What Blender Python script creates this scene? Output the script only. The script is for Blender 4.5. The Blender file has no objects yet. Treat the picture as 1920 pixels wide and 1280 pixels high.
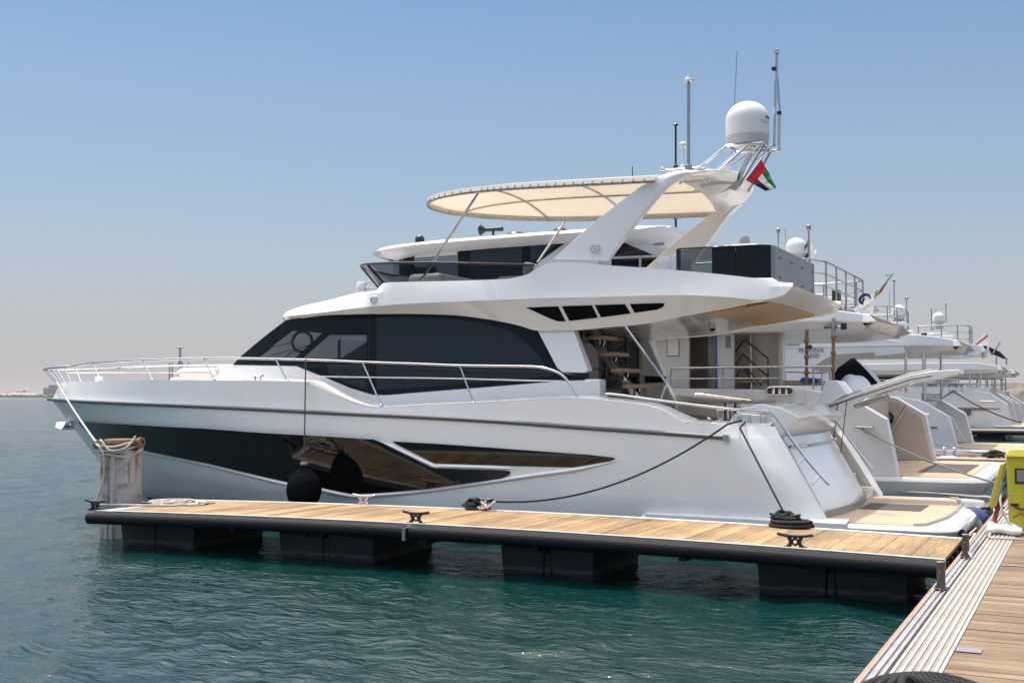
import bpy, bmesh, math, random
import numpy as np
from mathutils import Vector, Matrix
from mathutils.bvhtree import BVHTree
from mathutils.geometry import delaunay_2d_cdt
rnd = random.Random(7)
S = bpy.context.scene
C = S.collection
R = math.radians

# ------------------------------------------------------------------ camera
CAM = Vector((1.34, -13.67, 2.35)); YAW = R(26.2); FPX = 2200.0; PITCH = math.atan(102 / FPX)
cd = bpy.data.cameras.new('camera'); cam = bpy.data.objects.new('camera', cd); C.objects.link(cam)
cam.location = CAM; cam.rotation_euler = (R(90) + PITCH, 0, YAW)
cd.sensor_width = 36; cd.lens = 36 * FPX / 1920; cd.clip_end = 20000; cd.clip_start = .05
S.camera = cam
# ------------------------------------------------------------------ sun, sky, exposure
SUN_EL = R(73); SUN_AZ = R(-62)                      # azimuth from +y towards +x
to_sun = Vector((math.sin(SUN_AZ) * math.cos(SUN_EL), math.cos(SUN_AZ) * math.cos(SUN_EL), math.sin(SUN_EL)))
sd = bpy.data.lights.new('sun', 'SUN'); sd.energy = 3.0; sd.angle = R(.55); sd.color = (1, .955, .88)
so = bpy.data.objects.new('sun', sd); C.objects.link(so)
so.rotation_euler = to_sun.to_track_quat('Z', 'Y').to_euler(); so.location = (0, 0, 60)
W = bpy.data.worlds.new('World'); S.world = W; W.use_nodes = True
wn = W.node_tree.nodes; wl = W.node_tree.links; wn.clear()
sky = wn.new('ShaderNodeTexSky'); sky.sky_type = 'NISHITA'; sky.sun_disc = False
sky.sun_elevation = SUN_EL; sky.sun_rotation = SUN_AZ
sky.altitude = 0; sky.air_density = 1.0; sky.dust_density = 1.2; sky.ozone_density = 1.6
bg = wn.new('ShaderNodeBackground'); bg.inputs[1].default_value = .135
wo = wn.new('ShaderNodeOutputWorld'); 
# dust veil low in the sky: greyish rose towards the horizon
wt = wn.new('ShaderNodeTexCoord'); ws = wn.new('ShaderNodeSeparateXYZ'); wl.new(wt.outputs['Generated'], ws.inputs[0])
wr = wn.new('ShaderNodeValToRGB'); wl.new(ws.outputs[2], wr.inputs[0]); we = wr.color_ramp.elements
we[0].position = 0; we[0].color = (1, 1, 1, 1); we[1].position = .5; we[1].color = (0, 0, 0, 1)
for p_, v_ in ((.06, .78), (.16, .38), (.32, .1)): k_ = we.new(p_); k_.color = (v_, v_, v_, 1)
wm = wn.new('ShaderNodeMix'); wm.data_type = 'RGBA'; wl.new(wr.outputs[0], wm.inputs[0]); 
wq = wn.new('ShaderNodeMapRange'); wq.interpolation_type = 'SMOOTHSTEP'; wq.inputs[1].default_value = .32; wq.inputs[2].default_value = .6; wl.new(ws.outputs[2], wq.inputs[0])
wg_ = wn.new('ShaderNodeMix'); wg_.data_type = 'RGBA'; wl.new(wq.outputs[0], wg_.inputs[0]); wg_.inputs[6].default_value = (.515, .665, .735, 1); wg_.inputs[7].default_value = (5.3, 4.0, 2.75, 1)  # sky above the frame is brightened and warmed to lift the shaded hull
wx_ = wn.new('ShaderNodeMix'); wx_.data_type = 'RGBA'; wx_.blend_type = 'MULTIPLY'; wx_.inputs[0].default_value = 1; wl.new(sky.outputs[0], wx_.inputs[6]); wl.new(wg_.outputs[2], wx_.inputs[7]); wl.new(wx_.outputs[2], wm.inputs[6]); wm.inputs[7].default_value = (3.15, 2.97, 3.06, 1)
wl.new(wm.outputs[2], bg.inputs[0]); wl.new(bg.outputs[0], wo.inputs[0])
S.view_settings.view_transform = 'Standard'; S.view_settings.look = 'None'
S.view_settings.gamma = 1; S.view_settings.use_curve_mapping = False
S.view_settings.exposure = 0.35

# ------------------------------------------------------------------ pixel rays -> points on real planes
_f = Vector((-math.sin(YAW), math.cos(YAW), 0)); _r = Vector((math.cos(YAW), math.sin(YAW), 0))
_fw = _f * math.cos(PITCH) + Vector((0, 0, math.sin(PITCH))); _up = Vector((0, 0, math.cos(PITCH))) - _f * math.sin(PITCH)
def ray(px, py): return _r * (px - 960) + _up * (640 - py) + _fw * FPX
def P(px, py, x=None, y=None, z=None):
    d = ray(px, py)
    if y is not None: t = (y - CAM.y) / d.y
    elif x is not None: t = (x - CAM.x) / d.x
    else: t = (z - CAM.z) / d.z
    return CAM + d * t
def hit(px, py, yfun, y0=3.5, n=14):
    y = y0
    for _ in range(n):
        p = P(px, py, y=y); y = .5 * y + .5 * yfun(p.x, p.z)
    p = P(px, py, y=y); return p

def pchip(pts):
    pts = sorted(pts); xs = [p[0] for p in pts]; ys = [p[1] for p in pts]; n = len(xs)
    if n == 2:
        return lambda x: ys[0] + (ys[1] - ys[0]) * min(1, max(0, (x - xs[0]) / (xs[1] - xs[0])))
    h = [xs[i + 1] - xs[i] for i in range(n - 1)]; d = [(ys[i + 1] - ys[i]) / max(h[i], 1e-9) for i in range(n - 1)]
    m = [d[0]] + [0 if d[i - 1] * d[i] <= 0 else 2 * d[i - 1] * d[i] / (d[i - 1] + d[i]) for i in range(1, n - 1)] + [d[-1]]
    def f(x):
        if x <= xs[0]: return ys[0]
        if x >= xs[-1]: return ys[-1]
        i = 0
        while x > xs[i + 1]: i += 1
        t = (x - xs[i]) / h[i]; a = h[i]
        return (ys[i] * (1 + 2 * t) * (1 - t) ** 2 + m[i] * a * t * (1 - t) ** 2 + ys[i + 1] * t * t * (3 - 2 * t) + m[i + 1] * a * t * t * (t - 1))
    return f

# ------------------------------------------------------------------ materials
MATS = {}
def mat(name, col, rough=.5, metal=0., coat=0., var=0., vscale=3., bump=0., bscale=20., spec=None, streak=None, rvar=0., extra=None):
    m = bpy.data.materials.new(name); m.use_nodes = True; nt = m.node_tree; n = nt.nodes; L = nt.links
    b = n['Principled BSDF']; b.inputs['Base Color'].default_value = (*col, 1); b.inputs['Roughness'].default_value = rough
    b.inputs['Metallic'].default_value = metal; b.inputs['Coat Weight'].default_value = coat
    if coat: b.inputs['Coat Roughness'].default_value = .04
    if spec is not None: b.inputs['Specular IOR Level'].default_value = spec
    tc = n.new('ShaderNodeTexCoord')
    if var:
        mp = n.new('ShaderNodeMapping'); mp.inputs['Scale'].default_value = streak or (1, 1, 1); L.new(tc.outputs['Object'], mp.inputs[0])
        nz = n.new('ShaderNodeTexNoise'); nz.inputs['Scale'].default_value = vscale; nz.inputs['Detail'].default_value = 6; L.new(mp.outputs[0], nz.inputs[0])
        r = n.new('ShaderNodeMapRange'); r.inputs[1].default_value = .3; r.inputs[2].default_value = .7; r.inputs[3].default_value = 1 - var; r.inputs[4].default_value = 1 + var * .5
        L.new(nz.outputs[0], r.inputs[0])
        mx = n.new('ShaderNodeMix'); mx.data_type = 'RGBA'; mx.blend_type = 'MULTIPLY'; mx.inputs[0].default_value = 1
        mx.inputs[6].default_value = (*col, 1); L.new(r.outputs[0], mx.inputs[7]); L.new(mx.outputs[2], b.inputs['Base Color'])
        if rvar:
            r2 = n.new('ShaderNodeMapRange'); r2.inputs[1].default_value = .3; r2.inputs[2].default_value = .7; r2.inputs[3].default_value = rough; r2.inputs[4].default_value = rough + rvar
            L.new(nz.outputs[0], r2.inputs[0]); L.new(r2.outputs[0], b.inputs['Roughness'])
    if bump:
        nb = n.new('ShaderNodeTexNoise'); nb.inputs['Scale'].default_value = bscale; nb.inputs['Detail'].default_value = 4; L.new(tc.outputs['Object'], nb.inputs[0])
        bp = n.new('ShaderNodeBump'); bp.inputs['Strength'].default_value = bump; bp.inputs['Distance'].default_value = .02
        L.new(nb.outputs[0], bp.inputs['Height']); L.new(bp.outputs[0], b.inputs['Normal'])
    if extra: extra(m, nt, b, tc)
    MATS[name] = m; return m
def glassy(name, col, alpha, rough=.02):
    """tinted pane: a see-through tint plus a mirror coat"""
    m = bpy.data.materials.new(name); m.use_nodes = True; nt = m.node_tree; n = nt.nodes; L = nt.links; n.clear()
    o = n.new('ShaderNodeOutputMaterial'); t = n.new('ShaderNodeBsdfTransparent'); t.inputs[0].default_value = (*col, 1)
    g = n.new('ShaderNodeBsdfGlossy'); g.inputs['Roughness'].default_value = rough
    lw = n.new('ShaderNodeLayerWeight'); pw = n.new('ShaderNodeMath'); pw.operation = 'POWER'; pw.inputs[1].default_value = 5; L.new(lw.outputs['Facing'], pw.inputs[0])
    fr = n.new('ShaderNodeMath'); fr.operation = 'MULTIPLY_ADD'; fr.inputs[1].default_value = .95; fr.inputs[2].default_value = .045; L.new(pw.outputs[0], fr.inputs[0])
    mx = n.new('ShaderNodeMixShader'); L.new(fr.outputs[0], mx.inputs[0]); L.new(t.outputs[0], mx.inputs[1]); L.new(g.outputs[0], mx.inputs[2]); L.new(mx.outputs[0], o.inputs[0])
    MATS[name] = m; return m
def planked(axis, width, dark):
    def ex(m, nt, b, tc):
        n = nt.nodes; L = nt.links
        sp = n.new('ShaderNodeSeparateXYZ'); L.new(tc.outputs['Object'], sp.inputs[0])
        dv = n.new('ShaderNodeMath'); dv.operation = 'DIVIDE'; dv.inputs[1].default_value = width; L.new(sp.outputs[axis], dv.inputs[0])
        fl = n.new('ShaderNodeMath'); fl.operation = 'FLOOR'; L.new(dv.outputs[0], fl.inputs[0])
        wn_ = n.new('ShaderNodeTexWhiteNoise'); wn_.noise_dimensions = '1D'; L.new(fl.outputs[0], wn_.inputs['W'])
        mp = n.new('ShaderNodeMapping'); mp.inputs['Scale'].default_value = (.8, 30, 1) if axis == 1 else (30, .8, 1); L.new(tc.outputs['Object'], mp.inputs[0])
        ad = n.new('ShaderNodeVectorMath'); ad.operation = 'ADD'; L.new(mp.outputs[0], ad.inputs[0]); L.new(wn_.outputs['Color'], ad.inputs[1])
        nz = n.new('ShaderNodeTexNoise'); nz.inputs['Scale'].default_value = 3.; nz.inputs['Detail'].default_value = 8; nz.inputs['Roughness'].default_value = .65; L.new(ad.outputs[0], nz.inputs[0])
        cr = n.new('ShaderNodeValToRGB'); cr.color_ramp.elements[0].position = .3; cr.color_ramp.elements[1].position = .72
        c = b.inputs['Base Color'].default_value; cr.color_ramp.elements[0].color = (c[0] * dark, c[1] * dark * .97, c[2] * dark * .93, 1); cr.color_ramp.elements[1].color = (c[0] * 1.2, c[1] * 1.2, c[2] * 1.2, 1)
        L.new(nz.outputs[0], cr.inputs[0])
        r = n.new('ShaderNodeMapRange'); r.inputs[3].default_value = .72; r.inputs[4].default_value = 1.22; L.new(wn_.outputs[0], r.inputs[0])
        mx = n.new('ShaderNodeMix'); mx.data_type = 'RGBA'; mx.blend_type = 'MULTIPLY'; mx.inputs[0].default_value = 1
        L.new(cr.outputs[0], mx.inputs[6]); L.new(r.outputs[0], mx.inputs[7])
        n2 = n.new('ShaderNodeTexNoise'); n2.inputs['Scale'].default_value = 1.1; n2.inputs['Detail'].default_value = 5; L.new(tc.outputs['Object'], n2.inputs[0])
        r2 = n.new('ShaderNodeMapRange'); r2.inputs[1].default_value = .35; r2.inputs[2].default_value = .65; r2.inputs[3].default_value = .66; r2.inputs[4].default_value = 1.12; L.new(n2.outputs[0], r2.inputs[0])
        m2 = n.new('ShaderNodeMix'); m2.data_type = 'RGBA'; m2.blend_type = 'MULTIPLY'; m2.inputs[0].default_value = 1
        L.new(mx.outputs[2], m2.inputs[6]); L.new(r2.outputs[0], m2.inputs[7])
        # milled grooves along each board, and pale droppings and scuffs here and there
        gd = n.new('ShaderNodeMath'); gd.operation = 'DIVIDE'; gd.inputs[1].default_value = width / (3 if axis == 1 else 1.0); L.new(sp.outputs[axis], gd.inputs[0])
        gf = n.new('ShaderNodeMath'); gf.operation = 'FRACT'; L.new(gd.outputs[0], gf.inputs[0])
        gl = n.new('ShaderNodeMapRange'); gl.inputs[1].default_value = .0; gl.inputs[2].default_value = .14; gl.inputs[3].default_value = .62 if axis == 1 else .8; gl.inputs[4].default_value = 1; L.new(gf.outputs[0], gl.inputs[0])
        m4 = n.new('ShaderNodeMix'); m4.data_type = 'RGBA'; m4.blend_type = 'MULTIPLY'; m4.inputs[0].default_value = 1; L.new(m2.outputs[2], m4.inputs[6]); L.new(gl.outputs[0], m4.inputs[7])
        n3 = n.new('ShaderNodeTexNoise'); n3.inputs['Scale'].default_value = 9.; n3.inputs['Detail'].default_value = 6; L.new(tc.outputs['Object'], n3.inputs[0])
        r3 = n.new('ShaderNodeMapRange'); r3.inputs[1].default_value = .66; r3.inputs[2].default_value = .8; r3.inputs[4].default_value = .5; L.new(n3.outputs[0], r3.inputs[0])
        m5 = n.new('ShaderNodeMix'); m5.data_type = 'RGBA'; L.new(r3.outputs[0], m5.inputs[0]); L.new(m4.outputs[2], m5.inputs[6]); m5.inputs[7].default_value = (.36, .34, .3, 1)
        L.new(m5.outputs[2], b.inputs['Base Color'])
        bp = n.new('ShaderNodeBump'); bp.inputs['Strength'].default_value = .5; bp.inputs['Distance'].default_value = .006; L.new(nz.outputs[0], bp.inputs['Height']); L.new(bp.outputs[0], b.inputs['Normal'])
    return ex
def teak_lines(axis, width):
    """deck teak with dark caulking lines between narrow strips"""
    def ex(m, nt, b, tc):
        n = nt.nodes; L = nt.links
        sp = n.new('ShaderNodeSeparateXYZ'); L.new(tc.outputs['Object'], sp.inputs[0])
        dv = n.new('ShaderNodeMath'); dv.operation = 'DIVIDE'; dv.inputs[1].default_value = width; L.new(sp.outputs[axis], dv.inputs[0])
        fr = n.new('ShaderNodeMath'); fr.operation = 'FRACT'; L.new(dv.outputs[0], fr.inputs[0])
        gt = n.new('ShaderNodeMath'); gt.operation = 'GREATER_THAN'; gt.inputs[1].default_value = .1; L.new(fr.outputs[0], gt.inputs[0])
        fl = n.new('ShaderNodeMath'); fl.operation = 'FLOOR'; L.new(dv.outputs[0], fl.inputs[0])
        wn_ = n.new('ShaderNodeTexWhiteNoise'); wn_.noise_dimensions = '1D'; L.new(fl.outputs[0], wn_.inputs['W'])
        mp = n.new('ShaderNodeMapping'); mp.inputs['Scale'].default_value = (.8, 14, 1) if axis == 1 else (14, .8, 1); L.new(tc.outputs['Object'], mp.inputs[0])
        nz = n.new('ShaderNodeTexNoise'); nz.inputs['Scale'].default_value = 4.; nz.inputs['Detail'].default_value = 6; L.new(mp.outputs[0], nz.inputs[0])
        ad = n.new('ShaderNodeMath'); ad.operation = 'ADD'; L.new(nz.outputs[0], ad.inputs[0]); L.new(wn_.outputs[0], ad.inputs[1])
        r = n.new('ShaderNodeMapRange'); r.inputs[1].default_value = .3; r.inputs[2].default_value = 1.6; r.inputs[3].default_value = .8; r.inputs[4].default_value = 1.15; L.new(ad.outputs[0], r.inputs[0])
        c = tuple(b.inputs['Base Color'].default_value)
        mx = n.new('ShaderNodeMix'); mx.data_type = 'RGBA'; mx.blend_type = 'MULTIPLY'; mx.inputs[0].default_value = 1; mx.inputs[6].default_value = c; L.new(r.outputs[0], mx.inputs[7])
        m2 = n.new('ShaderNodeMix'); m2.data_type = 'RGBA'; m2.inputs[6].default_value = (c[0] * .35, c[1] * .32, c[2] * .3, 1); L.new(gt.outputs[0], m2.inputs[0]); L.new(mx.outputs[2], m2.inputs[7]); L.new(m2.outputs[2], b.inputs['Base Color'])
    return ex
def rope_twist(m, nt, b, tc):
    n = nt.nodes; L = nt.links
    w = n.new('ShaderNodeTexWave'); w.inputs['Scale'].default_value = 22; w.wave_type = 'BANDS'; w.bands_direction = 'DIAGONAL'; L.new(tc.outputs['Object'], w.inputs[0])
    bp = n.new('ShaderNodeBump'); bp.inputs['Strength'].default_value = .8; bp.inputs['Distance'].default_value = .01; L.new(w.outputs[0], bp.inputs['Height']); L.new(bp.outputs[0], b.inputs['Normal'])
def pile_look(m, nt, b, tc):
    n = nt.nodes; L = nt.links
    mp = n.new('ShaderNodeMapping'); mp.inputs['Scale'].default_value = (9, 9, 1.1); L.new(tc.outputs['Object'], mp.inputs[0])
    nz = n.new('ShaderNodeTexNoise'); nz.inputs['Scale'].default_value = 1.; nz.inputs['Detail'].default_value = 8; nz.inputs['Roughness'].default_value = .7; L.new(mp.outputs[0], nz.inputs[0])
    cr = n.new('ShaderNodeValToRGB'); e = cr.color_ramp.elements
    e[0].position = .3; e[0].color = (.14, .12, .1, 1); e[1].position = .75; e[1].color = (.62, .62, .62, 1)
    for p, c in ((.42, (.32, .29, .26, 1)), (.5, (.42, .41, .4, 1)), (.6, (.4, .37, .33, 1))): k = e.new(p); k.color = c
    L.new(nz.outputs[0], cr.inputs[0])
    n2 = n.new('ShaderNodeTexNoise'); n2.inputs['Scale'].default_value = 3.2; n2.inputs['Detail'].default_value = 7; L.new(tc.outputs['Object'], n2.inputs[0])
    r = n.new('ShaderNodeMapRange'); r.inputs[1].default_value = .56; r.inputs[2].default_value = .66; L.new(n2.outputs[0], r.inputs[0])
    mx = n.new('ShaderNodeMix'); mx.data_type = 'RGBA'; L.new(r.outputs[0], mx.inputs[0]); L.new(cr.outputs[0], mx.inputs[6]); mx.inputs[7].default_value = (.2, .11, .06, 1)
    L.new(mx.outputs[2], b.inputs['Base Color'])
    bp = n.new('ShaderNodeBump'); bp.inputs['Strength'].default_value = .5; bp.inputs['Distance'].default_value = .03; L.new(nz.outputs[0], bp.inputs['Height']); L.new(bp.outputs[0], b.inputs['Normal'])
def float_look(m, nt, b, tc):
    n = nt.nodes; L = nt.links
    sp = n.new('ShaderNodeSeparateXYZ'); L.new(tc.outputs['Object'], sp.inputs[0])
    nz = n.new('ShaderNodeTexNoise'); nz.inputs['Scale'].default_value = 6; nz.inputs['Detail'].default_value = 6; L.new(tc.outputs['Object'], nz.inputs[0])
    ad = n.new('ShaderNodeMath'); ad.operation = 'MULTIPLY_ADD'; ad.inputs[1].default_value = .1; L.new(nz.outputs[0], ad.inputs[0]); L.new(sp.outputs[2], ad.inputs[2])
    cr = n.new('ShaderNodeValToRGB'); e = cr.color_ramp.elements
    e[0].position = .0; e[0].color = (.012, .02, .014, 1); e[1].position = .3; e[1].color = (.03, .038, .05, 1)
    k = e.new(.09); k.color = (.02, .03, .02, 1); k = e.new(.115); k.color = (.08, .08, .075, 1); k = e.new(.16); k.color = (.028, .034, .044, 1)
    L.new(ad.outputs[0], cr.inputs[0]); L.new(cr.outputs[0], b.inputs['Base Color'])
def salt_specks(m, nt, b, tc):
    n = nt.nodes; L = nt.links
    nz = n.new('ShaderNodeTexNoise'); nz.inputs['Scale'].default_value = 14; nz.inputs['Detail'].default_value = 8; nz.inputs['Roughness'].default_value = .7; L.new(tc.outputs['Object'], nz.inputs[0])
    r = n.new('ShaderNodeMapRange'); r.inputs[1].default_value = .64; r.inputs[2].default_value = .72; L.new(nz.outputs[0], r.inputs[0])
    mx = n.new('ShaderNodeMix'); mx.data_type = 'RGBA'; L.new(r.outputs[0], mx.inputs[0]); mx.inputs[6].default_value = tuple(b.inputs['Base Color'].default_value); mx.inputs[7].default_value = (.14, .135, .13, 1)
    L.new(mx.outputs[2], b.inputs['Base Color'])
def bimini_look(m, nt, b, tc):
    n = nt.nodes; L = nt.links
    tl = n.new('ShaderNodeBsdfTranslucent'); tl.inputs[0].default_value = (.66, .59, .46, 1)
    mx = n.new('ShaderNodeMixShader'); mx.inputs[0].default_value = .3; L.new(b.outputs[0], mx.inputs[1]); L.new(tl.outputs[0], mx.inputs[2])
    L.new(mx.outputs[0], n['Material Output'].inputs[0])
def flagcloth(col):
    def ex(m, nt, b, tc):
        n = nt.nodes; L = nt.links
        tl = n.new('ShaderNodeBsdfTranslucent'); tl.inputs[0].default_value = (*col, 1)
        mx = n.new('ShaderNodeMixShader'); mx.inputs[0].default_value = .4; L.new(b.outputs[0], mx.inputs[1]); L.new(tl.outputs[0], mx.inputs[2]); L.new(mx.outputs[0], n['Material Output'].inputs[0])
    return ex

mat('gelcoat', (.8, .8, .785), .14, coat=.5, var=.05, vscale=.9, rvar=.08, bump=.05, bscale=1.6)
mat('gelcoat_cream', (.74, .71, .66), .2, coat=.4, var=.03, vscale=.8)
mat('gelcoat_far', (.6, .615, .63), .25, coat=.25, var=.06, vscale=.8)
mat('antifoul', (.012, .02, .02), .5)
mat('black_glass', (.004, .006, .009), .03, spec=.24)
mat('hull_glass', (.004, .004, .005), .015, spec=.42)
mat('gill_glass', (.003, .004, .006), .5, spec=.04)
mat('tread_gap', (.24, .225, .18), .7, var=.2, vscale=8)
mat('grey_rub', (.1, .105, .105), .4)
mat('steel', (.62, .63, .64), .12, metal=1, var=.08, vscale=9)
mat('dull_steel', (.42, .42, .42), .35, metal=1, var=.2, vscale=14)
mat('aluminium', (.5, .5, .475), .45, metal=.35, var=.18, vscale=5, bump=.1, bscale=60)
mat('bronze', (.16, .135, .11), .45, metal=.7, var=.3, vscale=18)
mat('rail_alu', (.36, .36, .36), .5, metal=.3, var=.2, vscale=6)
mat('alu_edge', (.52, .51, .48), .6, metal=.1, var=.22, vscale=3.5, bump=.2, bscale=50)
mat('teak_pier', (.43, .295, .15), .75, extra=planked(0, .186, .38))
mat('teak_walk', (.26, .187, .11), .75, extra=planked(1, .145, .3))
mat('teak_deck', (.47, .375, .26), .7, extra=teak_lines(1, .055))
mat('teak_far', (.45, .33, .2), .7, var=.15, vscale=5)
mat('teak_ceiling', (.44, .25, .085), .35, extra=teak_lines(1, .09))
mat('teak_tread', (.38, .24, .13), .4, var=.2, vscale=6, streak=(1, 8, 1))
mat('mat_grey', (.075, .072, .068), .9, bump=.4, bscale=120)
mat('rubber', (.01, .011, .013), .62, spec=.16, var=.2, vscale=4, bump=.15, bscale=14, extra=salt_specks)
mat('black_rope', (.012, .012, .014), .8, extra=rope_twist)
mat('white_rope', (.55, .52, .47), .85, extra=rope_twist)
mat('grey_rope', (.3, .29, .27), .85, extra=rope_twist)
mat('fender_cover', (.004, .005, .008), .9, spec=.03, bump=.3, bscale=90)
mat('blue_fender', (.018, .028, .13), .35); mat('fender_white', (.6, .6, .57), .4, var=.2)
mat('pane_dark', (.012, .018, .023), .05, spec=.35)
mat('pile_steel', (.3, .28, .26), .8, extra=pile_look)
mat('pile_rust', (.2, .12, .07), .85, var=.5, vscale=9, bump=.7, bscale=18)
mat('float_body', (.1, .12, .15), .75, bump=.3, bscale=9, extra=float_look)
mat('frame_dark', (.012, .013, .015), .6)
mat('bimini_cloth', (.7, .64, .53), .85, bump=.12, bscale=6, extra=bimini_look)
mat('bimini_rim', (.66, .63, .57), .8)
mat('cushion', (.66, .61, .53), .8, var=.05, vscale=5, bump=.1, bscale=30)
mat('cover_white', (.72, .72, .74), .8, bump=.6, bscale=5)
mat('dark_plastic', (.012, .012, .014), .35)
mat('grey_panel', (.2, .215, .225), .42, metal=.25, var=.08, vscale=2)
mat('interior', (.05, .045, .04), .7); mat('interior_mid', (.2, .17, .14), .6)
mat('red_dark', (.12, .015, .02), .6)
mat('taupe', (.3, .27, .24), .5); mat('brown_shade', (.5, .42, .34), .4, coat=.2)  # brown_shade puts shade into the second yacht's stern colours; the bench shares it
mat('pale_wood', (.34, .26, .19), .5, var=.2, vscale=8)
mat('bamboo', (.2, .11, .045), .5, var=.3, vscale=12)
mat('blue_tape', (.02, .12, .42), .6)
mat('yellow_paint', (.47, .44, .02), .38, var=.08, vscale=5, coat=.2)
mat('plate_grey', (.2, .2, .205), .5); mat('red_hose', (.36, .02, .02), .5)
mat('towel', (.72, .7, .66), .95, bump=.4, bscale=60)
mat('flag_red', (.48, .015, .03), .8, extra=flagcloth((.5, .02, .03))); mat('flag_green', (.01, .17, .05), .8, extra=flagcloth((.01, .18, .05)))
mat('flag_white', (.7, .7, .68), .8, extra=flagcloth((.7, .7, .66))); mat('flag_black', (.008, .008, .01), .8)
mat('navy', (.01, .015, .07), .6); mat('lettering', (.3, .29, .28), .35, metal=.7); mat('logo_teal', (.03, .1, .14), .5)
mat('dome_white', (.62, .63, .63), .35); mat('dome_grey', (.42, .43, .44), .4); mat('red_lens', (.35, .01, .01), .2)
mat('shore_sand', (.3, .26, .21), .9, var=.2, vscale=.01); mat('shore_green', (.12, .15, .1), .9, var=.3, vscale=.02)
mat('far_block', (.2, .23, .27), .8, var=.15, vscale=.03); mat('rock', (.2, .18, .16), .9, var=.4, vscale=.3)
glassy('tint', (.36, .39, .41), .5); glassy('smoke', (.2, .22, .24), .5); glassy('smoke_blue', (.3, .36, .42), .4)
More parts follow.
